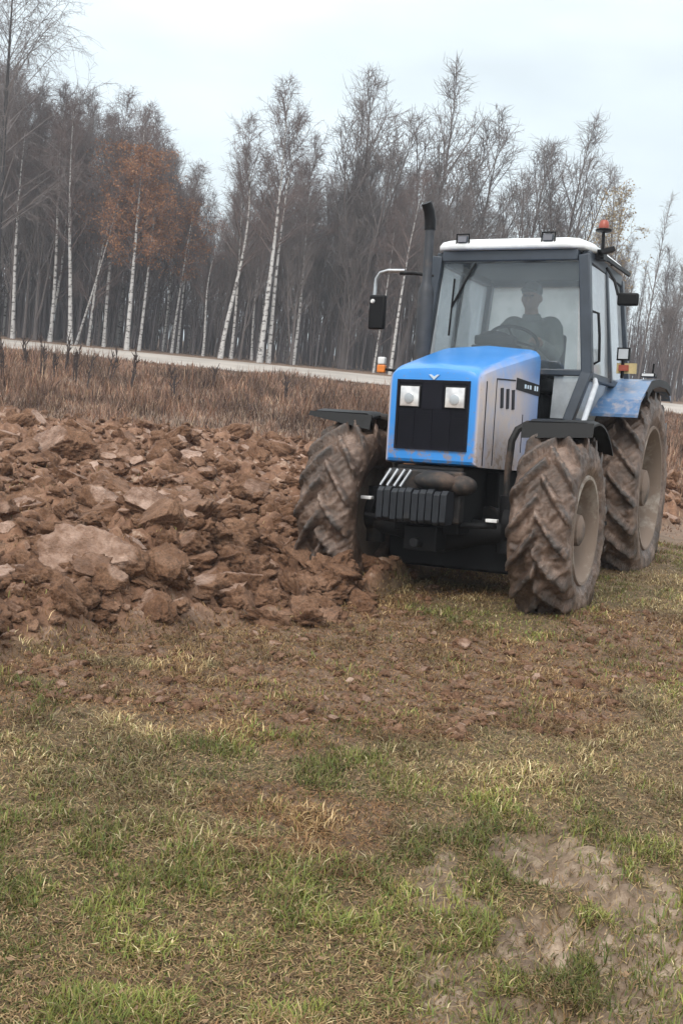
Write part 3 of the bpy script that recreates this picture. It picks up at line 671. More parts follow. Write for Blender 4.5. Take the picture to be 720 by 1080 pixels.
for yy in (-0.38, 0.32):                             # two small work lamps standing on the roof edge
    f = MB(); f.box((-1.185, yy - 0.042, 2.755), (-1.15, yy + 0.042, 2.81)); wl = f.build('work_lamp', M['cab_dark'], roof, bevel=0.008)
    f = MB(); f.box((-1.1485, yy - 0.034, 2.761), (-1.143, yy + 0.034, 2.804)); f.build('lens', M['lamp_dull'], wl)
    f = MB(); f.tube([(-1.165, yy - 0.052, 2.73), (-1.165, yy - 0.052, 2.825), (-1.165, yy + 0.052, 2.825), (-1.165, yy + 0.052, 2.73)], 0.008, 8); f.build('lamp_bracket', M['black'], wl)
# glazing
def pane(name, q, n_, matn, parent=cab, t=0.005):
    f = MB(); f.slab(q, n_, t); return f.build(name, matn, parent)
pane('windscreen', [(-1.232, -0.60, 1.77), (-1.232, 0.60, 1.77), (-1.250, 0.555, 2.612), (-1.250, -0.555, 2.612)], (1, 0, 0), M['windscreen'])
for sd in (1, -1):
    pane('lower_window', [(-1.175, sd * 0.43, 1.385), (-1.175, sd * 0.545, 1.385), (-1.22, sd * 0.64, 1.715), (-1.22, sd * 0.43, 1.715)], (1, 0, 0), M['side_glass'])
    dr = pane('cab_door', [(-1.29, sd * 0.612, 2.605), (-1.87, sd * 0.628, 2.605), (-1.89, sd * 0.702, 1.76), (-1.27, sd * 0.690, 1.76)], (0, sd, 0), M['side_glass'])
    pane('lower_pane', [(-1.24, sd * 0.665, 1.69), (-1.89, sd * 0.69, 1.69), (-1.95, sd * 0.602, 1.40), (-1.24, sd * 0.58, 1.40)], (0, sd, 0), M['side_glass'], dr)
    s = MB(); s.tube([(-1.33, sd * 0.655, 2.24), (-1.33, sd * 0.715, 2.22), (-1.335, sd * 0.735, 2.05), (-1.34, sd * 0.745, 1.85), (-1.34, sd * 0.69, 1.82)], 0.011, 8); s.build('handle', M['black'], dr)
    pane('side_window', [(-1.94, sd * 0.625, 2.605), (-2.56, sd * 0.605, 2.605), (-2.63, sd * 0.695, 1.76), (-1.95, sd * 0.708, 1.76)], (0, sd, 0), M['side_glass'])
pane('rear_window', [(-2.645, -0.63, 1.77), (-2.645, 0.63, 1.77), (-2.59, 0.545, 2.605), (-2.59, -0.545, 2.605)], (-1, 0, 0), M['rear_glass'])
s = MB(); s.tube([(-1.225, -0.28, 2.60), (-1.215, -0.30, 2.56), (-1.222, -0.46, 2.25)], 0.010, 8); s.bar((-1.225, -0.45, 2.48), (-1.222, -0.47, 2.02), 0.012, 0.012); s.build('wiper', M['black'], cab)
# beacon, gutter rails and the handrail
s = MB(); s.box((-1.56, 0.60, 2.66), (-1.44, 0.70, 2.735)); s.bar((-1.42, 0.67, 2.705), (-1.50, 0.76, 2.745), 0.05, 0.035); s.tube([(-1.5, 0.675, 2.73), (-1.5, 0.672, 2.885)], 0.013, 10)
bc = s.build('beacon_post', M['black'], cab)
s = MB(); s.lathe([(2.878, 0.03), (2.885, 0.062), (2.900, 0.064), (2.908, 0.042)], (-1.5, 0.672, 0), 'Z', 24); s.build('beacon_base', M['black'], bc)
s = MB(); s.lathe([(2.908, 0.040), (2.93, 0.041), (2.955, 0.036), (2.972, 0.026), (2.978, 0.0)], (-1.5, 0.672, 0), 'Z', 24); s.build('beacon_lens', M['amber'], bc)
for sd in (1, -1):
    s = MB(); s.bar((-1.42, sd * 0.685, 2.69), (-2.50, sd * 0.70, 2.70), 0.022, 0.03, (0, 1, 0)); s.bar((-1.9, sd * 0.66, 2.695), (-1.9, sd * 0.69, 2.695), 0.03, 0.02, (0, 0, 1)); s.build('gutter_rail', M['black'], cab)
    s = MB(); s.tube([(-1.30, sd * 0.73, 1.70), (-1.24, sd * 0.755, 1.66), (-0.93, sd * 0.75, 1.36), (-0.90, sd * 0.70, 1.32)], 0.021, 10); s.build('handrail', M['grey_tube'], cab)
    s = MB()
    for i in range(3): s.box((-1.72, sd * (0.60 + 0.05 * (2 - i)) - 0.12, 0.55 + i * 0.27), (-1.30, sd * (0.60 + 0.05 * (2 - i)) + 0.12, 0.58 + i * 0.27))
    for x in (-1.73, -1.29): s.bar((x, sd * 0.70, 0.50), (x, sd * 0.60, 1.33), 0.03, 0.03)
    s.build('step', M['iron'], cab)
    s = MB(); s.box((-1.10, sd * 0.25, 0.62), (-0.86, sd * 0.56, 1.15)) if sd < 0 else s.box((-1.22, 0.25, 0.60), (-0.80, 0.52, 1.12)); s.build('fuel_tank', M['iron'], tractor, bevel=0.03)
# mirrors
s = MB(); s.tube([(-1.2, -0.62, 2.50), (-1.2, -0.80, 2.525), (-1.2, -0.92, 2.525)], 0.014, 10); arm = s.build('mirror_arm', M['black'], cab)
s = MB(); s.tube([(-1.2, -0.88, 2.545), (-1.2, -1.03, 2.548), (-1.2, -1.10, 2.53), (-1.2, -1.135, 2.48), (-1.2, -1.14, 2.38), (-1.2, -1.14, 2.10)], 0.015, 10); arm2 = s.build('mirror_tube', M['steel'], arm)
s = MB(); s.box((-1.22, -1.175, 2.06), (-1.165, -1.03, 2.345)); s.build('mirror_back', M['black'], arm, bevel=0.015)
s = MB(); s.box((-1.2255, -1.163, 2.075), (-1.2225, -1.042, 2.33)); s.build('mirror_glass', M['steel'], arm)
s = MB(); s.lathe([(-1.164, 0.02), (-1.150, 0.014), (-1.148, 0)], (0, -1.14, 2.29), 'X', 12); s.build('mirror_stud', M['white_lens'], arm)
s = MB(); s.tube([(-1.62, 0.69, 2.62), (-1.61, 0.76, 2.52), (-1.6, 0.80, 2.40)], 0.011, 8); arm = s.build('mirror_arm', M['black'], cab)
s = MB(); s.box((-1.63, 0.80, 2.315), (-1.575, 0.965, 2.415)); s.build('mirror_back', M['black'], arm, bevel=0.015)
s = MB(); s.box((-1.6355, 0.812, 2.325), (-1.6325, 0.953, 2.405)); s.build('mirror_glass', M['steel'], arm)
# lamps beside the cab
s = MB(); s.box((-1.93, 0.77, 1.80), (-1.90, 0.93, 1.885)); ip = s.build('indicator_plate', M['yellow'], tractor)
s = MB(); s.tube([(-1.90, 0.82, 1.76), (-1.89, 0.82, 1.91)], 0.014, 8); s.box((-1.915, 0.77, 1.905), (-1.875, 0.875, 2.01)); s.build('lamp_frame', M['black'], ip)
s = MB(); s.box((-1.8735, 0.783, 1.918), (-1.870, 0.862, 1.998)); s.build('lamp_glass', M['grey_tube'], ip)
s = MB(); s.box((-1.898, 0.79, 1.82), (-1.875, 0.87, 1.868)); s.build('indicator_lens', M['amber'], ip)
s = MB(); s.box((-1.22, -1.07, 1.70), (-1.17, -1.0, 1.765)); fp = s.build('front_indicator', M['orange'], tractor, bevel=0.008, label='orange and white indicator on a stalk')
s = MB(); s.box((-1.22, -1.066, 1.768), (-1.17, -1.004, 1.83)); s.build('lens', M['white_lens'], fp, bevel=0.008)
s = MB(); s.tube([(-1.2, -0.66, 1.73), (-1.2, -0.85, 1.715), (-1.2, -1.0, 1.73)], 0.012, 8); s.build('stalk', M['black'], fp)
# exhaust
s = MB(); s.lathe([(1.50, 0.06), (1.62, 0.06), (1.66, 0.062), (2.30, 0.063), (2.36, 0.048), (2.40, 0.036), (2.80, 0.036)], (-0.78, -0.52, 0), 'Z', 24)
ex = s.build('exhaust_pipe', M['pipe'], tractor)
s = MB(); s.tube([(-0.78, -0.52, 2.79), (-0.78, -0.522, 2.86), (-0.765, -0.53, 2.93), (-0.735, -0.545, 2.99)], [0.044, 0.045, 0.043, 0.041], 14); s.build('exhaust_tip', M['black'], ex)
# controls
s = MB(); s.box((-1.44, -0.30, 1.60), (-1.29, 0.10, 1.96)); s.box((-1.40, -0.27, 1.96), (-1.27, 0.07, 2.035)); s.ellipsoid((-1.36, -0.13, 2.03), (0.07, 0.13, 0.05)); s.build('dashboard', M['black'], cab, bevel=0.02)
s = MB()
cs = Vector((-1.56, -0.02, 2.02)); ax = Vector((-0.5, 0, 0.866)); u_ = Vector((0, 1, 0)); w_ = ax.cross(u_)
ringp = [cs + (u_ * math.cos(2 * math.pi * i / 28) + w_ * math.sin(2 * math.pi * i / 28)) * 0.20 for i in range(29)]
s.tube(ringp, 0.014, 8, caps=False); s.tube([cs, cs - ax * 0.35], 0.022, 10)
for a in (0.5, 2.6, 4.7): s.tube([cs, cs + (u_ * math.cos(a) + w_ * math.sin(a)) * 0.195], 0.010, 8)
s.build('steering_wheel', M['black'], cab)
s = MB(); s.box((-2.30, -0.25, 1.62), (-1.83, 0.25, 1.74)); s.hexa([(-2.30, -0.24, 1.742), (-2.22, -0.24, 1.742), (-2.22, 0.24, 1.742), (-2.30, 0.24, 1.742), (-2.40, -0.22, 2.16), (-2.33, -0.22, 2.16), (-2.33, 0.22, 2.16), (-2.40, 0.22, 2.16)])
s.box((-2.22, -0.16, 1.302), (-1.92, 0.16, 1.618)); s.build('driver_seat', M['seat'], cab, bevel=0.03)

# ------------------------------------------------------------------ the driver
def fused(pieces, voxel, name):
    me = pieces.mesh(name); o = bpy.data.objects.new('tmp', me); COL.objects.link(o)
    rm = o.modifiers.new('r', 'REMESH'); rm.mode = 'VOXEL'; rm.voxel_size = voxel
    sm = o.modifiers.new('s', 'SMOOTH'); sm.factor = 0.5; sm.iterations = 3
    dg = bpy.context.evaluated_depsgraph_get(); dg.update()
    m2 = bpy.data.meshes.new_from_object(o.evaluated_get(dg)); m2.name = name
    bpy.data.objects.remove(o); m2.shade_smooth(); return m2
M['skin'] = simple('skin', (0.42, 0.26, 0.19), 0.55); M['jacket'] = simple('grey_green_jacket', (0.24, 0.25, 0.225), 0.85, scale=12)
M['trousers'] = simple('dark_trousers', (0.04, 0.042, 0.05), 0.85); M['hat'] = simple('grey_knit_cap', (0.20, 0.20, 0.20), 0.9, scale=30); M['eye'] = simple('dark_eye', (0.02, 0.015, 0.012), 0.3)
PX = Vector((-2.07, -0.02, 1.74))                    # on the seat cushion
def pm(p): return (PX.x + p[0], PX.y + p[1], PX.z + p[2])
def ptube(b, pts, rs, k=14): b.tube([pm(p) for p in pts], rs, k)
b = MB()
ptube(b, [(0.0, 0, 0.07), (-0.02, 0, 0.25), (-0.01, 0, 0.42), (0.02, 0, 0.50)], [0.155, 0.145, 0.16, 0.12])
ptube(b, [(0.02, 0, 0.50), (0.045, 0, 0.60)], [0.065, 0.058])
b.ellipsoid(pm((0.065, 0, 0.695)), (0.098, 0.078, 0.12)); b.ellipsoid(pm((0.095, 0, 0.645)), (0.07, 0.058, 0.07))
b.ellipsoid(pm((0.168, 0, 0.68)), (0.022, 0.015, 0.026)); b.ellipsoid(pm((0.152, 0, 0.638)), (0.014, 0.026, 0.010))
for sd in (1, -1):
    b.ellipsoid(pm((0.05, sd * 0.08, 0.685)), (0.022, 0.014, 0.032))
    b.ellipsoid(pm((0.0, sd * 0.16, 0.455)), (0.075, 0.09, 0.075))
    ptube(b, [(0.01, sd * 0.20, 0.45), (0.10, sd * 0.255, 0.24), (0.16, sd * 0.25, 0.19)], [0.062, 0.05, 0.045])
    ptube(b, [(0.14, sd * 0.25, 0.20), (0.30, sd * 0.21, 0.25), (0.385, sd * 0.185, 0.275)], [0.046, 0.036, 0.027])
    ptube(b, [(0.37, sd * 0.186, 0.27), (0.43, sd * 0.175, 0.288)], [0.03, 0.034])
    hx, hy, hz = 0.455, sd * 0.175, 0.29
    for fi, (dy, ln) in enumerate(((-0.030, 0.05), (-0.010, 0.058), (0.011, 0.055), (0.031, 0.044))):
        ptube(b, [(hx - 0.02, hy + dy, hz + 0.008), (hx + ln * 0.7, hy + dy * 1.05, hz + 0.018), (hx + ln, hy + dy * 1.05, hz - 0.004), (hx + ln * 0.75, hy + dy, hz - 0.026)], [0.010, 0.010, 0.009, 0.008], 8)
    ptube(b, [(hx - 0.045, hy - sd * 0.025, hz), (hx - 0.01, hy - sd * 0.055, hz + 0.004), (hx + 0.025, hy - sd * 0.05, hz - 0.016)], [0.012, 0.011, 0.009], 8)
    ptube(b, [(0.02, sd * 0.09, 0.085), (0.25, sd * 0.13, 0.09), (0.44, sd * 0.15, 0.10)], [0.092, 0.078, 0.06])
    ptube(b, [(0.43, sd * 0.15, 0.10), (0.50, sd * 0.15, -0.12), (0.55, sd * 0.15, -0.34)], [0.06, 0.052, 0.04])
    ptube(b, [(0.52, sd * 0.15, -0.375), (0.62, sd * 0.155, -0.385), (0.71, sd * 0.16, -0.395)], [0.045, 0.045, 0.034])
person = put('person', fused(b, 0.007, 'person'), M['skin'], None, label='seated driver in grey-green jacket and grey cap behind the tractor windscreen', category='person')
person.matrix_world = TM
j = MB()
ptube(j, [(0.0, 0, 0.05), (-0.02, 0, 0.25), (-0.01, 0, 0.42), (0.02, 0, 0.515)], [0.172, 0.162, 0.175, 0.115])
ptube(j, [(0.02, 0, 0.51), (0.03, 0, 0.56)], [0.085, 0.078])
for sd in (1, -1):
    j.ellipsoid(pm((0.0, sd * 0.16, 0.455)), (0.092, 0.105, 0.09))
    ptube(j, [(0.01, sd * 0.20, 0.45), (0.10, sd * 0.255, 0.24), (0.16, sd * 0.25, 0.19)], [0.078, 0.066, 0.06]); ptube(j, [(0.13, sd * 0.252, 0.20), (0.30, sd * 0.21, 0.25), (0.375, sd * 0.188, 0.272)], [0.062, 0.052, 0.044])
put('jacket', fused(j, 0.009, 'jacket'), M['jacket'], person)
j = MB()
for sd in (1, -1):
    ptube(j, [(0.0, sd * 0.085, 0.08), (0.25, sd * 0.13, 0.09), (0.44, sd * 0.15, 0.10)], [0.108, 0.092, 0.074]); ptube(j, [(0.42, sd * 0.15, 0.10), (0.50, sd * 0.15, -0.12), (0.545, sd * 0.15, -0.32)], [0.075, 0.066, 0.056])
put('trousers', fused(j, 0.010, 'trousers'), M['trousers'], person)
j = MB(); j.ellipsoid(pm((0.052, 0, 0.755)), (0.108, 0.09, 0.085)); j.box(pm((0.10, -0.06, 0.735)), pm((0.215, 0.06, 0.752))); put('cap', fused(j, 0.006, 'cap'), M['hat'], person)
for sd in (1, -1):
    j = MB(); j.ellipsoid(pm((0.152, sd * 0.031, 0.70)), (0.012, 0.013, 0.008), 10, 6); j.build('eye', M['eye'], person)

# ------------------------------------------------------------------ clods
def ico(sub):
    t = (1 + 5 ** 0.5) / 2
    V_ = np.array([(-1, t, 0), (1, t, 0), (-1, -t, 0), (1, -t, 0), (0, -1, t), (0, 1, t), (0, -1, -t), (0, 1, -t), (t, 0, -1), (t, 0, 1), (-t, 0, -1), (-t, 0, 1)], float); V_ /= np.linalg.norm(V_[0])
    F_ = [(0, 11, 5), (0, 5, 1), (0, 1, 7), (0, 7, 10), (0, 10, 11), (1, 5, 9), (5, 11, 4), (11, 10, 2), (10, 7, 6), (7, 1, 8), (3, 9, 4), (3, 4, 2), (3, 2, 6), (3, 6, 8), (3, 8, 9), (4, 9, 5), (2, 4, 11), (6, 2, 10), (8, 6, 7), (9, 8, 1)]
    V_ = [tuple(v) for v in V_]
    for _ in range(sub):
        cache = {}; F2 = []
        def mid(a, b_):
            k_ = (min(a, b_), max(a, b_))
            if k_ not in cache:
                p = np.array(V_[a]) + np.array(V_[b_]); p /= np.linalg.norm(p); V_.append(tuple(p)); cache[k_] = len(V_) - 1
            return cache[k_]
        for a, b_, c_ in F_:
            x, y, z = mid(a, b_), mid(b_, c_), mid(c_, a); F2 += [(a, x, z), (b_, y, x), (c_, z, y), (x, y, z)]
        F_ = F2
    return np.array(V_), np.array(F_)
def clod_shape(sub, seed, cuts=7, rough=0.10):
    rg = np.random.default_rng(seed); V_, F_ = ico(sub); tone = np.zeros(len(V_))
    V_ = V_ * (1 + 0.35 * (fbm(V_[:, 0] * 1.3 + V_[:, 2] * 1.1 + seed, V_[:, 1] * 1.3 - V_[:, 2] * 0.8, 3, seed) - 0.5)[:, None])
    for c_ in range(cuts):
        n_ = rg.normal(size=3); n_ /= np.linalg.norm(n_)
        if c_ == 0: n_ = np.array((rg.normal() * 0.5, -0.55 + rg.normal() * 0.3, 0.75)); n_ /= np.linalg.norm(n_)
        d_ = rg.uniform(0.45, 0.8); pr_ = V_ @ n_; over = pr_ > d_
        V_ = V_ - np.where(over, pr_ - d_, 0)[:, None] * n_
        if c_ == 0: tone = smooth(d_ - 0.12, d_ + 0.03, pr_)
    q = fbm(V_[:, 0] * 4 + V_[:, 2] * 3 + seed, V_[:, 1] * 4 - V_[:, 2] * 2.5, 3, seed + 2) - 0.5
    q2 = fbm(V_[:, 0] * 12 + V_[:, 2] * 9 + seed, V_[:, 1] * 12 - V_[:, 2] * 8, 3, seed + 6) - 0.5
    V_ = V_ * (1 + (rough * 2 * q + rough * 1.1 * q2) * (1 - 0.55 * tone))[:, None]
    return V_, F_, tone
def rotm(rg, tilt=0.5):
    a = rg.uniform(0, 2 * math.pi); b_ = rg.normal() * tilt; c_ = rg.normal() * tilt
    return np.array(Matrix.Rotation(a, 3, 'Z') @ Matrix.Rotation(b_, 3, 'X') @ Matrix.Rotation(c_, 3, 'Y'))
shapes_s = [clod_shape(2, 100 + i, 3, 0.45) for i in range(10)]; shapes_m = [clod_shape(3, 200 + i, 3, 0.50) for i in range(10)]; shapes_b = [clod_shape(5, 300 + i, 3, 0.23) for i in range(10)]
acc_v, acc_f, acc_t = [], [], []; base = 0
def scatter(x, y, size, shapes, rg, pale_p, sink=0.25):
    global base
    Vs, Fs, ts = shapes[rg.integers(len(shapes))]
    sc = np.array((rg.uniform(0.8, 1.35), rg.uniform(0.7, 1.1), rg.uniform(0.45, 0.8))) * size
    Vw = (Vs * sc) @ rotm(rg, 0.35).T + np.array((x, y, gz_cache + size * (0.5 - sink - 0.06)))
    acc_v.append(Vw); acc_f.append(Fs + base); acc_t.append(ts * (rg.uniform(0.45, 1.0) if rg.random() < pale_p else 0.08)); base += len(Vw)
rg = np.random.default_rng(17)
# candidates with density growing towards the camera
n = 26000
yy = 4.7 + (23 - 4.7) * rg.random(n) ** 1.5; xx = -0.42 * yy - 1.2 + rg.random(n) * (0.84 * yy + 2.4)
pp = m_plough(xx, yy); dd = m_dust(xx, yy); zz = ground_z(xx, yy); rnd = rg.random(n)
cnt = 0
for i in range(n):
    s0 = yy[i]
    if pp[i] > 0.5:
        if rnd[i] < 0.62:
            gz_cache = zz[i]; u = rg.random()
            size = 0.018 + 0.05 * u ** 3 + 0.0012 * s0
            if u > 0.90: size = rg.uniform(0.06, 0.10 + 0.08 * rg.random())
            scatter(xx[i], yy[i], size, shapes_m if size > 0.05 else shapes_s, rg, 0.40, 0.32); cnt += 1
    elif dd[i] * rnd[i] > 0.25 and yy[i] < 9.0:
        gz_cache = zz[i]; size = 0.008 + 0.028 * rg.random() ** 3
        scatter(xx[i], yy[i], size, shapes_s, rg, 0.30, 0.2)
shapes_p = [clod_shape(4, 500 + i, 3, 0.20) for i in range(8)]
for i in range(460):                                 # furrow slices turned over, smooth clay side up
    y = 5.4 + 12.5 * rg.random() ** 1.3; x = -0.42 * y - 0.6 + rg.random() * (0.5 * y + 1.2)
    if m_plough(np.array([x]), np.array([y]))[0] < 0.8: continue
    gz_cache = gz(x, y); size = rg.uniform(0.07, 0.19) * (0.8 + 0.02 * y); scatter(x, y, size, shapes_p, rg, 0.8, 0.36)
for i in range(150):                                  # earth thrown up round the furrow wheel
    a = rg.uniform(0, 1); x = -0.42 + rg.normal() * 0.30; y = 7.45 + rg.normal() * 0.38
    gz_cache = gz(x, y); scatter(x, y, rg.uniform(0.05, 0.13), shapes_m, rg, 0.2, 0.25)
put('soil_clods', mesh_np('soil_clods', np.concatenate(acc_v), [np.concatenate(acc_f)], True, attrs={'tone': np.concatenate(acc_t)}), M['earth'], kind='stuff',
    label='small brown crumbs and clods strewn over the ploughed strip', category='soil')

def at_px(px, py, z=0.0):                            # where the ray through a photograph pixel meets the height z
    a, b_ = px - 360, py - 540; c_, s_ = math.cos(ROLL), math.sin(ROLL); u, v = c_ * a + s_ * b_, -s_ * a + c_ * b_
    cp, sp = math.cos(PITCH), math.sin(PITCH); d = Vector((u, FPX * cp - v * sp, -FPX * sp - v * cp)); t = (z - CAM_H) / d.z
    return d.x * t, d.y * t
def dist_px(px, D):                                  # the x at depth D seen at pixel column px near the horizon
    a = px - 360; b_ = FPX * -math.tan(PITCH)
    return D * (math.cos(ROLL) * a + math.sin(ROLL) * b_) / FPX / math.cos(PITCH)
big = [((88, 650), (0.30, 0.24, 0.27), 2, 'largest clod, rounded with a smooth pale cut face, at the near left of the furrows', 0.9),
       ((62, 500), (0.40, 0.30, 0.26), 1, 'broad humped clod with a pale top far back in the furrows', 0.75),
       ((148, 580), (0.20, 0.14, 0.14), 3, 'pale angular slab standing on edge in the middle of the ploughing', 1.0),
       ((192, 578), (0.15, 0.10, 0.12), 4, 'small pointed pale clod between the slab on edge and the tractor', 0.95),
       ((195, 502), (0.30, 0.20, 0.20), 5, 'jagged clod with a whitish ridge behind the middle furrows', 0.95),
       ((268, 500), (0.24, 0.18, 0.18), 6, 'pale split clod nearest the front wheel fender', 0.8),
       ((20, 560), (0.26, 0.16, 0.10), 7, 'flat pale clod lying above the largest clod', 0.9),
       ((120, 500), (0.20, 0.16, 0.14), 8, 'dark crumbling clod between the humped clod and the whitish ridge', 0.3),
       ((245, 590), (0.20, 0.15, 0.10), 9, 'dark flattish clod close to the muddy front tyre', 0.35),
       ((486, 684), (0.055, 0.045, 0.04), 0, 'small pale clod alone on the turf in front of the tractor', 0.9)]
for (p, sz, si, lab, tone) in big:
    x, y = at_px(*p); z = gz(x, y); rg = np.random.default_rng(900 + si)
    Vs, Fs, ts = shapes_b[si]; sc = 1.0
    Vw = (Vs * np.array(sz)) @ np.array(Matrix.Rotation(rg.uniform(-0.5, 0.5), 3, 'Z') @ Matrix.Rotation(rg.normal() * 0.15, 3, 'X'))
    o = put('soil_clod', mesh_np('soil_clod', Vw, [Fs], True, attrs={'tone': ts * tone}), M['earth'], None, label=lab, category='clod', group='big clods of turned soil')
    o.location = (x, y, z + sz[2] * 0.22)

# ------------------------------------------------------------------ grass
def blades(x, y, h, w, lean, az, col, z, bend=0.6):
    """one two-segment blade per entry; lean is the horizontal reach as a share of h"""
    n = len(x); ca, sa = np.cos(az), np.sin(az)
    px, py = -sa * w / 2, ca * w / 2
    mx, my, mz = x + ca * h * lean * (1 - bend) , y + sa * h * lean * (1 - bend), z + h * 0.6 * np.sqrt(np.clip(1 - lean ** 2 * 0.8, 0.05, 1))
    tx, ty, tz = x + ca * h * lean, y + sa * h * lean, z + h * np.sqrt(np.clip(1 - lean ** 2, 0.02, 1))
    zb = z - 0.006
    V_ = np.stack([np.stack([x - px, y - py, zb], 1), np.stack([x + px, y + py, zb], 1), np.stack([mx + px * 0.8, my + py * 0.8, mz], 1), np.stack([mx - px * 0.8, my - py * 0.8, mz], 1), np.stack([tx, ty, tz], 1)], 1).reshape(-1, 3)
    i = np.arange(n)[:, None] * 5
    return V_, (i + np.array([[0, 1, 2, 3]])), (i + np.array([[3, 2, 4]])), np.repeat(col, 5, 0)
rg = np.random.default_rng(23)
n = 520000
yy = 2.05 + 9.5 * rg.random(n) ** 1.9; xx = (rg.random(n) - 0.5) * 2 * (0.40 * yy + 0.75) + 0.02 * yy
pl, du, ba, dr = m_plough(xx, yy), m_dust(xx, yy), m_bare(xx, yy), m_dry(xx, yy)
tuft = fbm(xx * 6, yy * 6, 3, 71); green = fbm(xx * 1.3 + 3, yy * 1.1, 4, 73)
keep = rg.random(n) < np.clip((0.35 + 1.1 * smooth(0.35, 0.65, tuft)) * (1 - 0.93 * smooth(0.1, 0.7, pl)) * (1 - 0.55 * du) * (1 - 0.86 * smooth(0.15, 0.7, ba)), 0, 1)
xx, yy, du, tuft, green, dr = xx[keep], yy[keep], du[keep], tuft[keep], green[keep], dr[keep]; n = len(xx)
near_g = 1 - smooth(3.5, 6.0, yy)
pg = np.clip(smooth(0.43, 0.62, green) * 0.72 + 0.11 + 0.08 * near_g - 0.5 * du, 0.02, 0.75)
r1 = rg.random(n); r2 = rg.random((n, 1)); isg = r1 < pg
rs_ = rg.random(n)[:, None]; straw = np.where(rs_ < 0.10, np.array((0.62, 0.52, 0.33)), np.where(rs_ < 0.40, np.array((0.40, 0.31, 0.165)), np.array((0.225, 0.150, 0.080))))
straw = np.where((du > 0.4)[:, None], straw * np.array((0.82, 0.72, 0.67)), straw)
colr = np.where(isg[:, None], np.array((0.115, 0.155, 0.045)) * (0.5 + 1.0 * r2) + np.array((0.12, 0.070, 0.01)) * rg.random((n, 1)), straw * (0.6 + 0.7 * r2))
colr = colr * np.array((1.02, 1.02, 0.95)) * (0.66 + 0.75 * smooth(0.3, 0.7, fbm(xx * 2.6 + 9, yy * 2.2, 4, 91)))[:, None]
h = np.where(isg, 0.016 + 0.026 * rg.random(n), 0.015 + 0.036 * rg.random(n)) * (0.6 + 0.9 * smooth(0.3, 0.7, tuft))
lean = np.where(isg, 0.45 + 0.5 * rg.random(n), 0.72 + 0.275 * rg.random(n) ** 0.7)
w = (0.0020 + 0.0020 * rg.random(n)) * (1 + 0.10 * yy)
V_, F4, F3, C_ = blades(xx, yy, h, w, lean, rg.random(n) * 6.283, colr, ground_z(xx, yy))
n = 420000                                           # flat thatch of dead blades between the tufts
ty = 2.05 + 9.5 * rg.random(n) ** 1.9; tx = (rg.random(n) - 0.5) * 2 * (0.40 * ty + 0.75) + 0.02 * ty
kp = rg.random(n) > np.clip(0.86 * smooth(0.1, 0.7, m_plough(tx, ty)) + 0.75 * smooth(0.2, 0.7, m_bare(tx, ty)), 0, 1); tx, ty = tx[kp], ty[kp]; n = len(tx)
az = rg.random(n) * 6.283; ln = 0.008 + 0.022 * rg.random(n); tw = (0.0016 + 0.0018 * rg.random(n)) * (1 + 0.10 * ty)
ca, sa = np.cos(az), np.sin(az); ex_, ey_ = tx + ca * ln, ty + sa * ln; z1, z2 = ground_z(tx, ty) + 0.003 + 0.010 * rg.random(n), ground_z(ex_, ey_) + 0.004 + 0.014 * rg.random(n)
TV = np.stack([np.stack([tx - sa * tw / 2, ty + ca * tw / 2, z1], 1), np.stack([tx + sa * tw / 2, ty - ca * tw / 2, z1], 1), np.stack([ex_ + sa * tw / 3, ey_ - ca * tw / 3, z2], 1), np.stack([ex_ - sa * tw / 3, ey_ + ca * tw / 3, z2], 1)], 1).reshape(-1, 3)
tp_ = np.array([(0.27, 0.185, 0.10), (0.16, 0.105, 0.06), (0.42, 0.32, 0.185), (0.13, 0.135, 0.05), (0.10, 0.065, 0.04)]); td = m_dust(tx, ty)
tcol = tp_[rg.choice(5, n, p=[0.36, 0.20, 0.14, 0.20, 0.10])] * np.array((1.08, 1.02, 0.92)) * (0.7 + 0.6 * rg.random((n, 1))) * np.where((td > 0.4)[:, None], np.array((0.9, 0.75, 0.68)), 1.0)
sel = rg.random(n) < 0.0035                           # fallen leaves
ln = np.where(sel, 0.014 + 0.014 * rg.random(n), ln); tw = np.where(sel, 0.010 + 0.010 * rg.random(n), tw)
ex_, ey_ = tx + ca * ln, ty + sa * ln; z1 = z1 + sel * 0.012; z2 = np.where(sel, z1 + rg.normal(0, 0.006, n), z2); mx_, my_ = (tx + ex_) / 2, (ty + ey_) / 2
TL = np.stack([np.stack([tx, ty, z1], 1), np.stack([mx_ + sa * tw * 0.6, my_ - ca * tw * 0.6, z1 + 0.004], 1), np.stack([ex_, ey_, z2], 1), np.stack([mx_ - sa * tw * 0.5, my_ + ca * tw * 0.5, z1 + 0.002], 1)], 1).reshape(-1, 3)
TV = np.where(np.repeat(sel, 4)[:, None], TL, TV)
tcol = np.where(sel[:, None], np.array((0.19, 0.12, 0.07)) * (0.5 + 1.1 * rg.random((n, 1))), tcol)
F4 = np.concatenate([F4, np.arange(n * 4).reshape(-1, 4) + len(V_)]); V_ = np.concatenate([V_, TV]); C_ = np.concatenate([C_, np.repeat(tcol, 4, 0)])
put('grass', mesh_np('grass', V_, [F4, F3], False, col=C_), M['blade'], kind='stuff', label='short matted autumn grass, olive green and straw brown', category='grass')

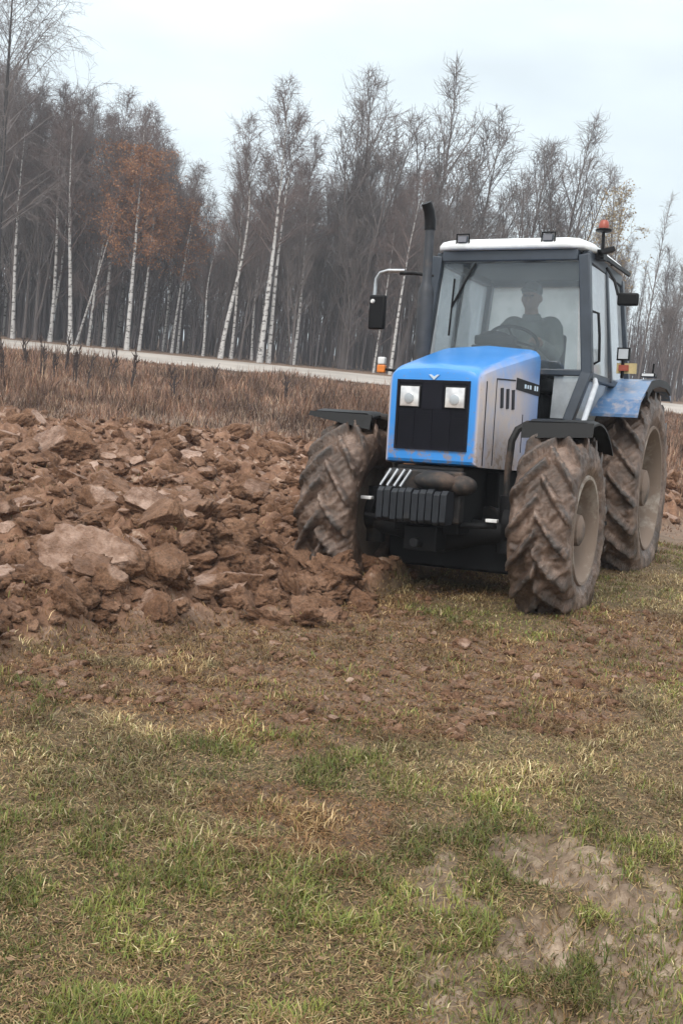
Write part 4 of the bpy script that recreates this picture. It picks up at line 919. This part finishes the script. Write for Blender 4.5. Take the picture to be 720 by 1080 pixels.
# tall withered grass on the bank below the road
rg = np.random.default_rng(29)
n = 190000
yy = 10 + 36.2 * rg.random(n) ** 0.8; xx = (rg.random(n) - 0.5) * 2 * (0.42 * yy + 5)
dm = m_dry(xx, yy); cl = fbm(xx * 0.35, yy * 0.6, 4, 81)
keep = (rg.random(n) < dm * (0.45 + 0.9 * smooth(0.38, 0.58, cl))) & (yy < 46.2)
xx, yy, cl = xx[keep], yy[keep], cl[keep]; n = len(xx)
pal = np.array([(0.175, 0.100, 0.066), (0.25, 0.155, 0.102), (0.095, 0.055, 0.041), (0.31, 0.22, 0.145), (0.21, 0.105, 0.060)])
colr = pal[rg.choice(5, n, p=[0.34, 0.25, 0.22, 0.07, 0.12])] * (0.75 + 0.5 * rg.random((n, 1))) * (0.55 + 0.95 * smooth(0.30, 0.68, fbm(xx * 0.9, yy * 0.8, 3, 87)))[:, None]
h = (0.08 + 0.24 * rg.random(n) ** 1.5 + 0.42 * smooth(0.46, 0.66, cl) * rg.random(n)) * (0.5 + 1.0 * smooth(0.3, 0.65, fbm(xx * 1.1 + 4, yy * 0.9, 3, 95))) * np.where(xx > 1.5, 0.8, 1.0) * np.where(yy < 24, 0.28 + 0.72 * smooth(15.5, 25, yy), 1.0) * np.where(yy > 40, 0.65, 1.0)
V_, F4, F3, C_ = blades(xx, yy, h, 0.006 + 0.00042 * yy * (0.6 + rg.random(n)), 0.25 + 0.7 * rg.random(n), rg.random(n) * 6.283, colr, ground_z(xx, yy), 0.45)
put('dry_grass', mesh_np('dry_grass', V_, [F4, F3], False, col=C_), M['blade'], kind='stuff', label='tall withered brown grass on the bank below the road', category='grass')

# ------------------------------------------------------------------ sticks: weeds and trees
def sticks_mesh(name, sticks, sides=3, smooth_shade=True):
    Vs, Fs, b0 = [], [], 0
    ang = np.arange(sides) / sides * 2 * math.pi; ca, sa = np.cos(ang), np.sin(ang)
    for pts, rs in sticks:
        pts = np.asarray(pts, float); d = np.gradient(pts, axis=0); d /= np.linalg.norm(d, axis=1)[:, None] + 1e-9
        ref = np.where(np.abs(d[:, 2:3]) < 0.9, np.array((0, 0, 1.0)), np.array((1.0, 0, 0)))
        if np.abs(d[0, 2]) < 0.9 or np.abs(d[:, 2]).min() < 0.9: ref = np.tile(ref[:1], (len(d), 1))
        u = np.cross(d, ref); u /= np.linalg.norm(u, axis=1)[:, None] + 1e-9; v = np.cross(u, d)
        ring = pts[:, None, :] + (u[:, None, :] * ca[None, :, None] + v[:, None, :] * sa[None, :, None]) * np.asarray(rs)[:, None, None]
        m_ = len(pts); Vs.append(ring.reshape(-1, 3))
        i, j = np.meshgrid(np.arange(m_ - 1), np.arange(sides), indexing='ij'); i, j = i.ravel(), j.ravel(); j2 = (j + 1) % sides
        Fs.append(np.stack([i * sides + j, i * sides + j2, (i + 1) * sides + j2, (i + 1) * sides + j], 1) + b0); b0 += m_ * sides
    return mesh_np(name, np.concatenate(Vs), [np.concatenate(Fs)], smooth_shade)
def unit(v): return v / (np.linalg.norm(v) + 1e-9)

def weed_mesh(seed, H):
    rg = np.random.default_rng(seed); S = []
    lx, ly = rg.normal(0, 0.10, 2)
    for q in range(rg.integers(2, 4)):
        ox, oy = rg.normal(0, 0.05, 2); hh = H * rg.uniform(0.65, 1.0); t = np.linspace(0, 1, 6)
        st = np.stack([ox + lx * t * hh + 0.02 * np.sin(t * 5 + seed), oy + ly * t * hh + 0.1 * q * t, t * hh], 1); S.append((st, 0.019 - 0.010 * t))
        for k_ in range(7):
            f = rg.uniform(0.45, 0.98); p = st[int(f * 5)]; d = unit(np.array((*rg.normal(0, 1, 2), 2.6))); ln = rg.uniform(0.12, 0.34)
            S.append((np.stack([p, p + d * ln * 0.6, p + d * ln + np.array((0, 0, -0.02))]), np.array((0.008, 0.014, 0.005))))
    return sticks_mesh('weed', S, 4)
weeds = [((14, 400), 1.7), ((34, 405), 1.25), ((52, 398), 1.5), ((75, 405), 1.5), ((84, 415), 1.1), ((100, 410), 1.0), ((122, 415), 1.0), ((146, 412), 1.3), ((5, 415), 1.3), ((64, 420), 0.9), ((190, 415), 0.8), ((232, 425), 0.8), ((310, 430), 0.8)]
wl = ['tallest dark weed stalk by the left edge of the verge', 'thin dark weed stalk just right of the tallest one', 'tall forked weed stalk crossing the road edge', 'straight dark weed stalk below the slender white birch', 'short weed stalk beside the straight dark one',
      'bushy low weed in the middle of the left verge', 'leaning brown weed on the verge left of the rusty birches', 'lone dark weed sticking up below the rusty birches', 'brown weed cut by the left edge of the picture', 'lowest weed, half hidden in the withered grass',
      'small weed on the verge below the short birch', 'small brown weed below the twin white birches', 'last small weed on the verge before the tractor']
for i, ((p, H), lab) in enumerate(zip(weeds, wl)):
    D = 27 + (i * 5) % 8; x = dist_px(p[0], D)
    o = put('dead_weed', weed_mesh(400 + i, H), M['stalk'], None, label=lab, category='weed', group='dead weed stalks on the verge'); o.location = (x, D, gz(x, D) - 0.02)

def grow(rg, trunk, rad, start, nb, blen, up, l2, l3, droop, base_r, topf=0.22):
    """crown sticks around a trunk polyline: limbs, branches and hair-thin twigs"""
    S, limbs = [], []
    n_ = len(trunk)
    for i in range(nb):
        t = start + (1 - start) * ((i + rg.random()) / nb) ** 0.9; f = min(t, 0.995) * (n_ - 1); k_ = int(f); p = trunk[k_] + (trunk[min(k_ + 1, n_ - 1)] - trunk[k_]) * (f - k_)
        az = rg.uniform(0, 2 * math.pi); rel = (t - start) / (1 - start)
        ln = blen * (0.35 + 0.65 * math.sin(math.pi * min(0.98, 0.22 + 0.78 * rel) ** 0.9)) * rg.uniform(0.7, 1.2) * (1 - topf * rel)
        d = unit(np.array((math.cos(az), math.sin(az), up * rg.uniform(0.7, 1.4) * (1 + 0.9 * rel)))); s_ = np.linspace(0, 1, 5)[:, None]
        bow = np.array((0, 0, 1.0)) * (s_ ** 2) * ln * rg.uniform(0.0, 0.25) - np.array((0, 0, 1.0)) * (s_ ** 2.4) * ln * droop * 0.4
        pts = p + d * s_ * ln + bow + np.cumsum(rg.normal(0, 0.022 * ln, (5, 3)), 0) * s_
        r0 = base_r * (0.25 + 0.75 * (1 - rel)) * (0.35 + 0.65 * min(1, ln / blen)); limbs.append((pts, r0 * (1 - 0.8 * s_[:, 0]) + 0.006))
        for j in range(l2):
            f2 = rg.uniform(0.18, 1.0) * 3.999; k2 = int(f2); p2 = pts[k2] + (pts[k2 + 1] - pts[k2]) * (f2 - k2)
            d2 = unit(unit(pts[k2 + 1] - pts[k2]) * 0.8 + rg.normal(0, 0.55, 3) + np.array((0, 0, 0.25 - droop * 0.5))); ln2 = ln * rg.uniform(0.22, 0.48) + 0.2
            s3 = np.linspace(0, 1, 4)[:, None]
            q = p2 + d2 * s3 * ln2 - np.array((0, 0, 1.0)) * s3 ** 2 * ln2 * droop + rg.normal(0, 0.02 * ln2, (4, 3)) * s3
            S.append((q, np.array((0.0115, 0.0095, 0.0075, 0.005))))
            for m_ in range(l3):
                f3 = rg.uniform(0.15, 1.0) * 2.999; k3 = int(f3); p3 = q[k3] + (q[k3 + 1] - q[k3]) * (f3 - k3)
                d3 = unit(d2 * 0.7 + rg.normal(0, 0.6, 3) + np.array((0, 0, 0.15 - droop * 0.9))); ln3 = rg.uniform(0.22, 0.62)
                e_ = p3 + d3 * ln3; S.append((np.stack([p3, (p3 + e_) / 2 + rg.normal(0, 0.02, 3), e_ - np.array((0, 0, droop * 0.15))]), np.array((0.0075, 0.006, 0.0035))))
    return limbs, S
def leaf_mesh(rg, S, n_, size, pal_, zlo, zhi):
    tips = np.array([s[0][-1] for s in S] + [s[0][1] for s in S]); tips = tips[(tips[:, 2] > zlo) & (tips[:, 2] < zhi)]
    c_ = tips[rg.integers(len(tips), size=n_)] + rg.normal(0, 0.10, (n_, 3)); a = rg.normal(0, 1, (n_, 3)); a /= np.linalg.norm(a, axis=1)[:, None]; b_ = np.cross(a, rg.normal(0, 1, (n_, 3))); b_ /= np.linalg.norm(b_, axis=1)[:, None]
    sz = size * rg.uniform(0.6, 1.3, (n_, 1)); V_ = np.stack([c_ - a * sz, c_ + b_ * sz * 0.6, c_ + a * sz, c_ - b_ * sz * 0.6], 1).reshape(-1, 3)
    col = np.array(pal_)[rg.integers(len(pal_), size=n_)] * rg.uniform(0.7, 1.25, (n_, 1))
    return mesh_np('leaves', V_, [np.arange(n_ * 4).reshape(-1, 4)], False, col=np.repeat(col, 4, 0))

PROTO = {}
def proto(kind, seed, H=15.0, r0=0.15, start=0.4, nb=46, blen=2.6, up=1.0, l2=8, l3=5, droop=0.25, wob=0.25, fork=0, leaves=None, lean=0.0):
    rg = np.random.default_rng(seed); t = np.linspace(0, 1, 14)
    wx, wy = rg.normal(0, wob, 2); ph = rg.uniform(0, 6, 2)
    tr = np.stack([wx * np.sin(t * 2.6 + ph[0]) * t + lean * H * t, wy * np.sin(t * 3.1 + ph[1]) * t, t * H], 1); tr[:, :2] -= tr[0, :2]
    rad = r0 * (1 - t) ** 1.05 + 0.008; rad[0] *= 1.25
    trunk_s = [(tr, rad)]; lim, S = [], []
    if fork:
        for k_ in range(fork):
            az = rg.uniform(0, 6.28); f0 = rg.uniform(0.12, 0.45); i0 = int(f0 * 13); hh = H * rg.uniform(0.55, 0.95) - tr[i0][2]; s_ = np.linspace(0, 1, 9)[:, None]; sp = rg.uniform(0.16, 0.34)
            b_ = tr[i0] + np.array((math.cos(az), math.sin(az), 0)) * (s_ ** 0.75) * hh * sp + np.array((0, 0, 1.0)) * s_ * hh + np.cumsum(rg.normal(0, 0.05, (9, 3)), 0) * s_
            trunk_s.append((b_, rad[i0] * 0.62 * (1 - s_[:, 0]) ** 1.0 + 0.008)); l_, s2 = grow(rg, b_, None, 0.2, max(10, nb // (fork + 1)), blen * 0.75, up, l2, l3, droop, 0.035); lim += l_; S += s2
    l_, s2 = grow(rg, tr, rad, start, nb if not fork else nb // 2, blen, up, l2, l3, droop, 0.045); lim += l_; S += s2
    bark = {'birch': 'birch', 'oak': 'dark_bark'}.get(kind, 'bark')
    me_t = sticks_mesh('trunk', trunk_s, 8); me_t.materials.append(M[bark])
    me_c = sticks_mesh('crown', lim + S, 3); me_c.materials.append(M['twig'] if kind == 'birch' else M['twig_grey'])
    me_l = None
    if leaves:
        me_l = leaf_mesh(rg, S, *leaves); me_l.materials.append(M['leaf'])
    return (kind, H, me_t, me_c, me_l)
RUST = [(0.36, 0.165, 0.075), (0.42, 0.22, 0.11), (0.26, 0.125, 0.07)]; TAN = [(0.42, 0.31, 0.15), (0.33, 0.235, 0.12), (0.48, 0.38, 0.22)]
PB = [proto('birch', 1, r0=0.16, wob=0.6, start=0.40, blen=3.0), proto('birch', 2, r0=0.13, wob=0.7, start=0.46, nb=44, blen=2.8), proto('birch', 3, r0=0.16, wob=0.6, start=0.36, blen=3.3), proto('birch', 4, r0=0.12, start=0.42, wob=0.9, blen=2.6)]
PR = [proto('birch', 11, r0=0.15, start=0.34, blen=3.2, leaves=(7000, 0.075, RUST, 4.5, 13.0)), proto('birch', 12, r0=0.12, start=0.38, blen=2.8, leaves=(5600, 0.075, RUST, 4.5, 12.5)), proto('birch', 14, r0=0.11, start=0.36, blen=3.0, leaves=(3400, 0.075, RUST, 4.5, 12.5))]
PY = proto('tree', 13, r0=0.14, start=0.3, fork=2, blen=3.0, leaves=(3000, 0.075, TAN, 7.0, 14.5))
PG = [proto('tree', 21, r0=0.15, start=0.22, nb=60, blen=3.4, up=1.9, droop=0.0, fork=4), proto('tree', 22, r0=0.13, start=0.25, nb=56, blen=3.2, up=2.3, droop=0.0, fork=5), proto('tree', 23, r0=0.12, start=0.28, nb=52, blen=3.2, up=1.6, droop=0.05, fork=3)]
PT = [proto('tree', 24, H=12, r0=0.085, start=0.08, nb=60, blen=2.8, up=1.3, droop=0.05, fork=2), proto('tree', 25, H=12, r0=0.08, start=0.10, nb=60, blen=2.6, up=1.7, droop=0.0, fork=3), proto('birch', 26, H=13, r0=0.085, start=0.14, nb=60, blen=2.8, up=1.0, droop=0.2)]
PS = [proto('tree', 31, r0=0.075, start=0.3, nb=26, blen=1.5, up=1.8, l2=5, l3=3, droop=0.0), proto('tree', 32, r0=0.065, start=0.35, nb=24, blen=1.3, up=2.0, l2=5, l3=3, droop=0.0, wob=0.4)]
PBIG = proto('oak', 41, H=22, r0=0.24, start=0.26, nb=84, blen=6.8, up=0.75, l2=13, l3=8, droop=0.5, wob=0.5)
PLEAN = proto('birch', 42, H=14, r0=0.10, start=0.55, nb=26, blen=1.6, lean=0.22)

def tree(pr, x, D, H, name, label, group=None, rz=None, wide=1.0, tilt=0.0):
    kind, H0, mt, mc, ml = pr; s = H / H0
    root = empty(name, None, label=label, category='tree', group=group)
    if not tilt: tilt = R(rnd_t.gauss(2.2, 2.0))
    root.location = (x, D, float(profile(np.array(float(D)))) - 0.05); root.matrix_world = Matrix.Translation(root.location) @ Matrix.Rotation(tilt, 4, 'Y') @ Matrix.Rotation(rnd_t.uniform(0, 6.28) if rz is None else rz, 4, 'Z'); root.scale = (s * wide, s * wide, s)
    for nm, me in (('trunk', mt), ('crown', mc), ('leaves', ml)):
        if me is not None:
            o = bpy.data.objects.new(nm, me); COL.objects.link(o); o.parent = root
    return root
rnd_t = random.Random(5)
def top_h(px_x, top_y, D):                           # height of a tree at depth D whose top is seen at row top_y
    hor = 540 - FPX * math.tan(PITCH) + (px_x - 360) * math.tan(ROLL)
    return CAM_H + (hor - top_y) * D / FPX * 1.0 - float(profile(np.array(float(D))))

G1 = 'white birches along the front of the wood'
front = [  # px of the foot, row of the top, depth, prototype, label
    (-2, -45, 61, PBIG, 'biggest tree, dark trunked with wide drooping twigs, at the far left'),
    (18, 120, 64, PB[1], 'pale slender birch just right of the biggest tree'),
    (57, 110, 64.5, PB[3], 'birch with a mottled trunk between two whiter birches on the left'),
    (78, 128, 63, PB[0], 'bright white birch standing left of the thin slanting birch'),
    (84, 190, 64, PLEAN, 'thin birch slanting to the right across its neighbours'),
    (113, 118, 65, PR[2], 'white birch with few leaves just left of the rusty leaved birches'),
    (137, 132, 62.5, PR[0], 'thick white birch carrying most of the rusty leaves'),
    (150, 160, 64, PR[1], 'slimmer birch with rusty leaves close beside the thick one'),
    (184, 185, 66, PR[2], 'grey birch with a few rusty leaves right of the thick rusty birch'),
    (190, 215, 67, PB[1], 'short grey white birch standing in the gap right of the rusty birches'),
    (235, 145, 64, PB[2], 'tall white birch left of the twin birches'),
    (246, 170, 66, PB[3], 'dull thin birch squeezed beside the tall white one'),
    (276, 108, 63, PB[0], 'brightest of the twin birches, left stem'),
    (285, 135, 63.6, PB[1], 'right stem of the twin birches, slightly thinner'),
    (311, 160, 66, PB[3], 'grey birch to the right of the twin birches'),
    (412, 190, 64, PB[1], 'pale birch seen between the tractor mirror and exhaust'),
    (362, 100, 68, PG[0], 'tall bare grey tree with fine upswept top left of the exhaust'),
    (418, 98, 67, PG[1], 'tallest bare tree with fanned twigs above the exhaust'),
    (345, 130, 70, PG[2], 'bare forked tree filling the gap after the grey birch'),
    (470, 140, 69, PG[2], 'bare tree rising behind the left part of the cab roof'),
    (535, 168, 68, PG[0], 'bare tree behind the middle of the cab roof'),
    (580, 150, 69, PG[1], 'bare upswept tree behind the right part of the cab roof'),
    (622, 195, 66, PY, 'tree with sparse yellow tan leaves behind the amber beacon'),
    (668, 215, 62, PS[0], 'slender bare sapling right of the cab, leaning slightly'),
    (706, 212, 60.9, PS[1], 'slender bare sapling at the right edge of the picture'),
]
for px_, ty, D, pr, lab in front:
    tree(pr, dist_px(px_, D), D, top_h(px_, ty, D), 'birch_tree' if pr[0] == 'birch' else 'bare_tree', lab, G1 if pr[0] == 'birch' else 'bare trees along the front of the wood', wide=1.45 if pr in PG else 1.0)
sky_x = [-900, -60, 60, 115, 150, 190, 205, 240, 295, 330, 365, 430, 480, 510, 560, 600, 640, 665, 720, 900, 1500]
sky_y = [100, 70, 115, 115, 145, 185, 235, 185, 175, 205, 175, 170, 215, 245, 245, 245, 248, 258, 250, 270, 310]
k = 0
for row, (D0, step, nn) in enumerate(((67, 13.5, 70), (73, 13.0, 76), (82, 19.0, 58))):
    for i in range(nn):
        px_ = -120 + i * step + rnd_t.uniform(-5, 5); D = D0 + rnd_t.uniform(-2.5, 2.5)
        if px_ > 330 and row < 1 and rnd_t.random() < 0.15: continue
        ty = float(np.interp(px_, sky_x, sky_y)) + rnd_t.uniform(4, 55) - row * 3
        if px_ > 640: ty += 10
        sel = rnd_t.random()
        if px_ < 330: pr = PB[rnd_t.randrange(4)] if sel < 0.22 else (PT[rnd_t.randrange(3)] if sel < 0.8 else PG[rnd_t.randrange(3)])
        elif px_ < 640: pr = PG[rnd_t.randrange(3)] if sel < 0.45 else PT[rnd_t.randrange(3)]
        else: pr = PS[rnd_t.randrange(2)] if sel < 0.6 else PT[rnd_t.randrange(2)]
        H = top_h(px_, ty, D)
        if H < 3: continue
        b_ = pr[0] == 'birch'
        tree(pr, dist_px(px_, D), D, H, 'birch_tree' if b_ else 'bare_tree', 'pale birch among the crowded trees behind the front row' if b_ else 'bare grey brown tree crowded behind the front row',
             'birches deeper in the wood' if b_ else 'bare trees deeper in the wood')
# the thicket that closes the wood
rg = np.random.default_rng(51); S = []
for i in range(6500):
    D = rg.uniform(66, 112); px_ = rg.uniform(-260, 1000); x = dist_px(px_, D)
    tmax = top_h(px_, float(np.interp(px_, sky_x, sky_y)) + 70, D)
    H = max(1.5, min(tmax * rg.uniform(0.25, 0.95) ** 0.8, 9.5)); lx, ly = rg.normal(0, 0.06, 2) * H; z0_ = float(profile(np.array(D)))
    S.append((np.array([(x, D, z0_ - 0.1), (x + lx * 0.4, D + ly * 0.4, z0_ + H * 0.5), (x + lx, D + ly, z0_ + H)]), np.array((0.035, 0.028, 0.008)) * rg.uniform(0.5, 1.5)))
    for j in range(2):
        f = rg.uniform(0.3, 0.9); p = np.array((x + lx * f, D + ly * f, z0_ + H * f)); d = unit(np.array((*rg.normal(0, 1, 2), 1.0))) * rg.uniform(0.5, 1.6)
        S.append((np.stack([p, p + d * 0.5, p + d]), np.array((0.016, 0.013, 0.006))))
put('far_wood', sticks_mesh('far_wood', S, 3), M['thicket'], kind='stuff', label='dense grey brown thicket closing the depth of the wood', category='wood')
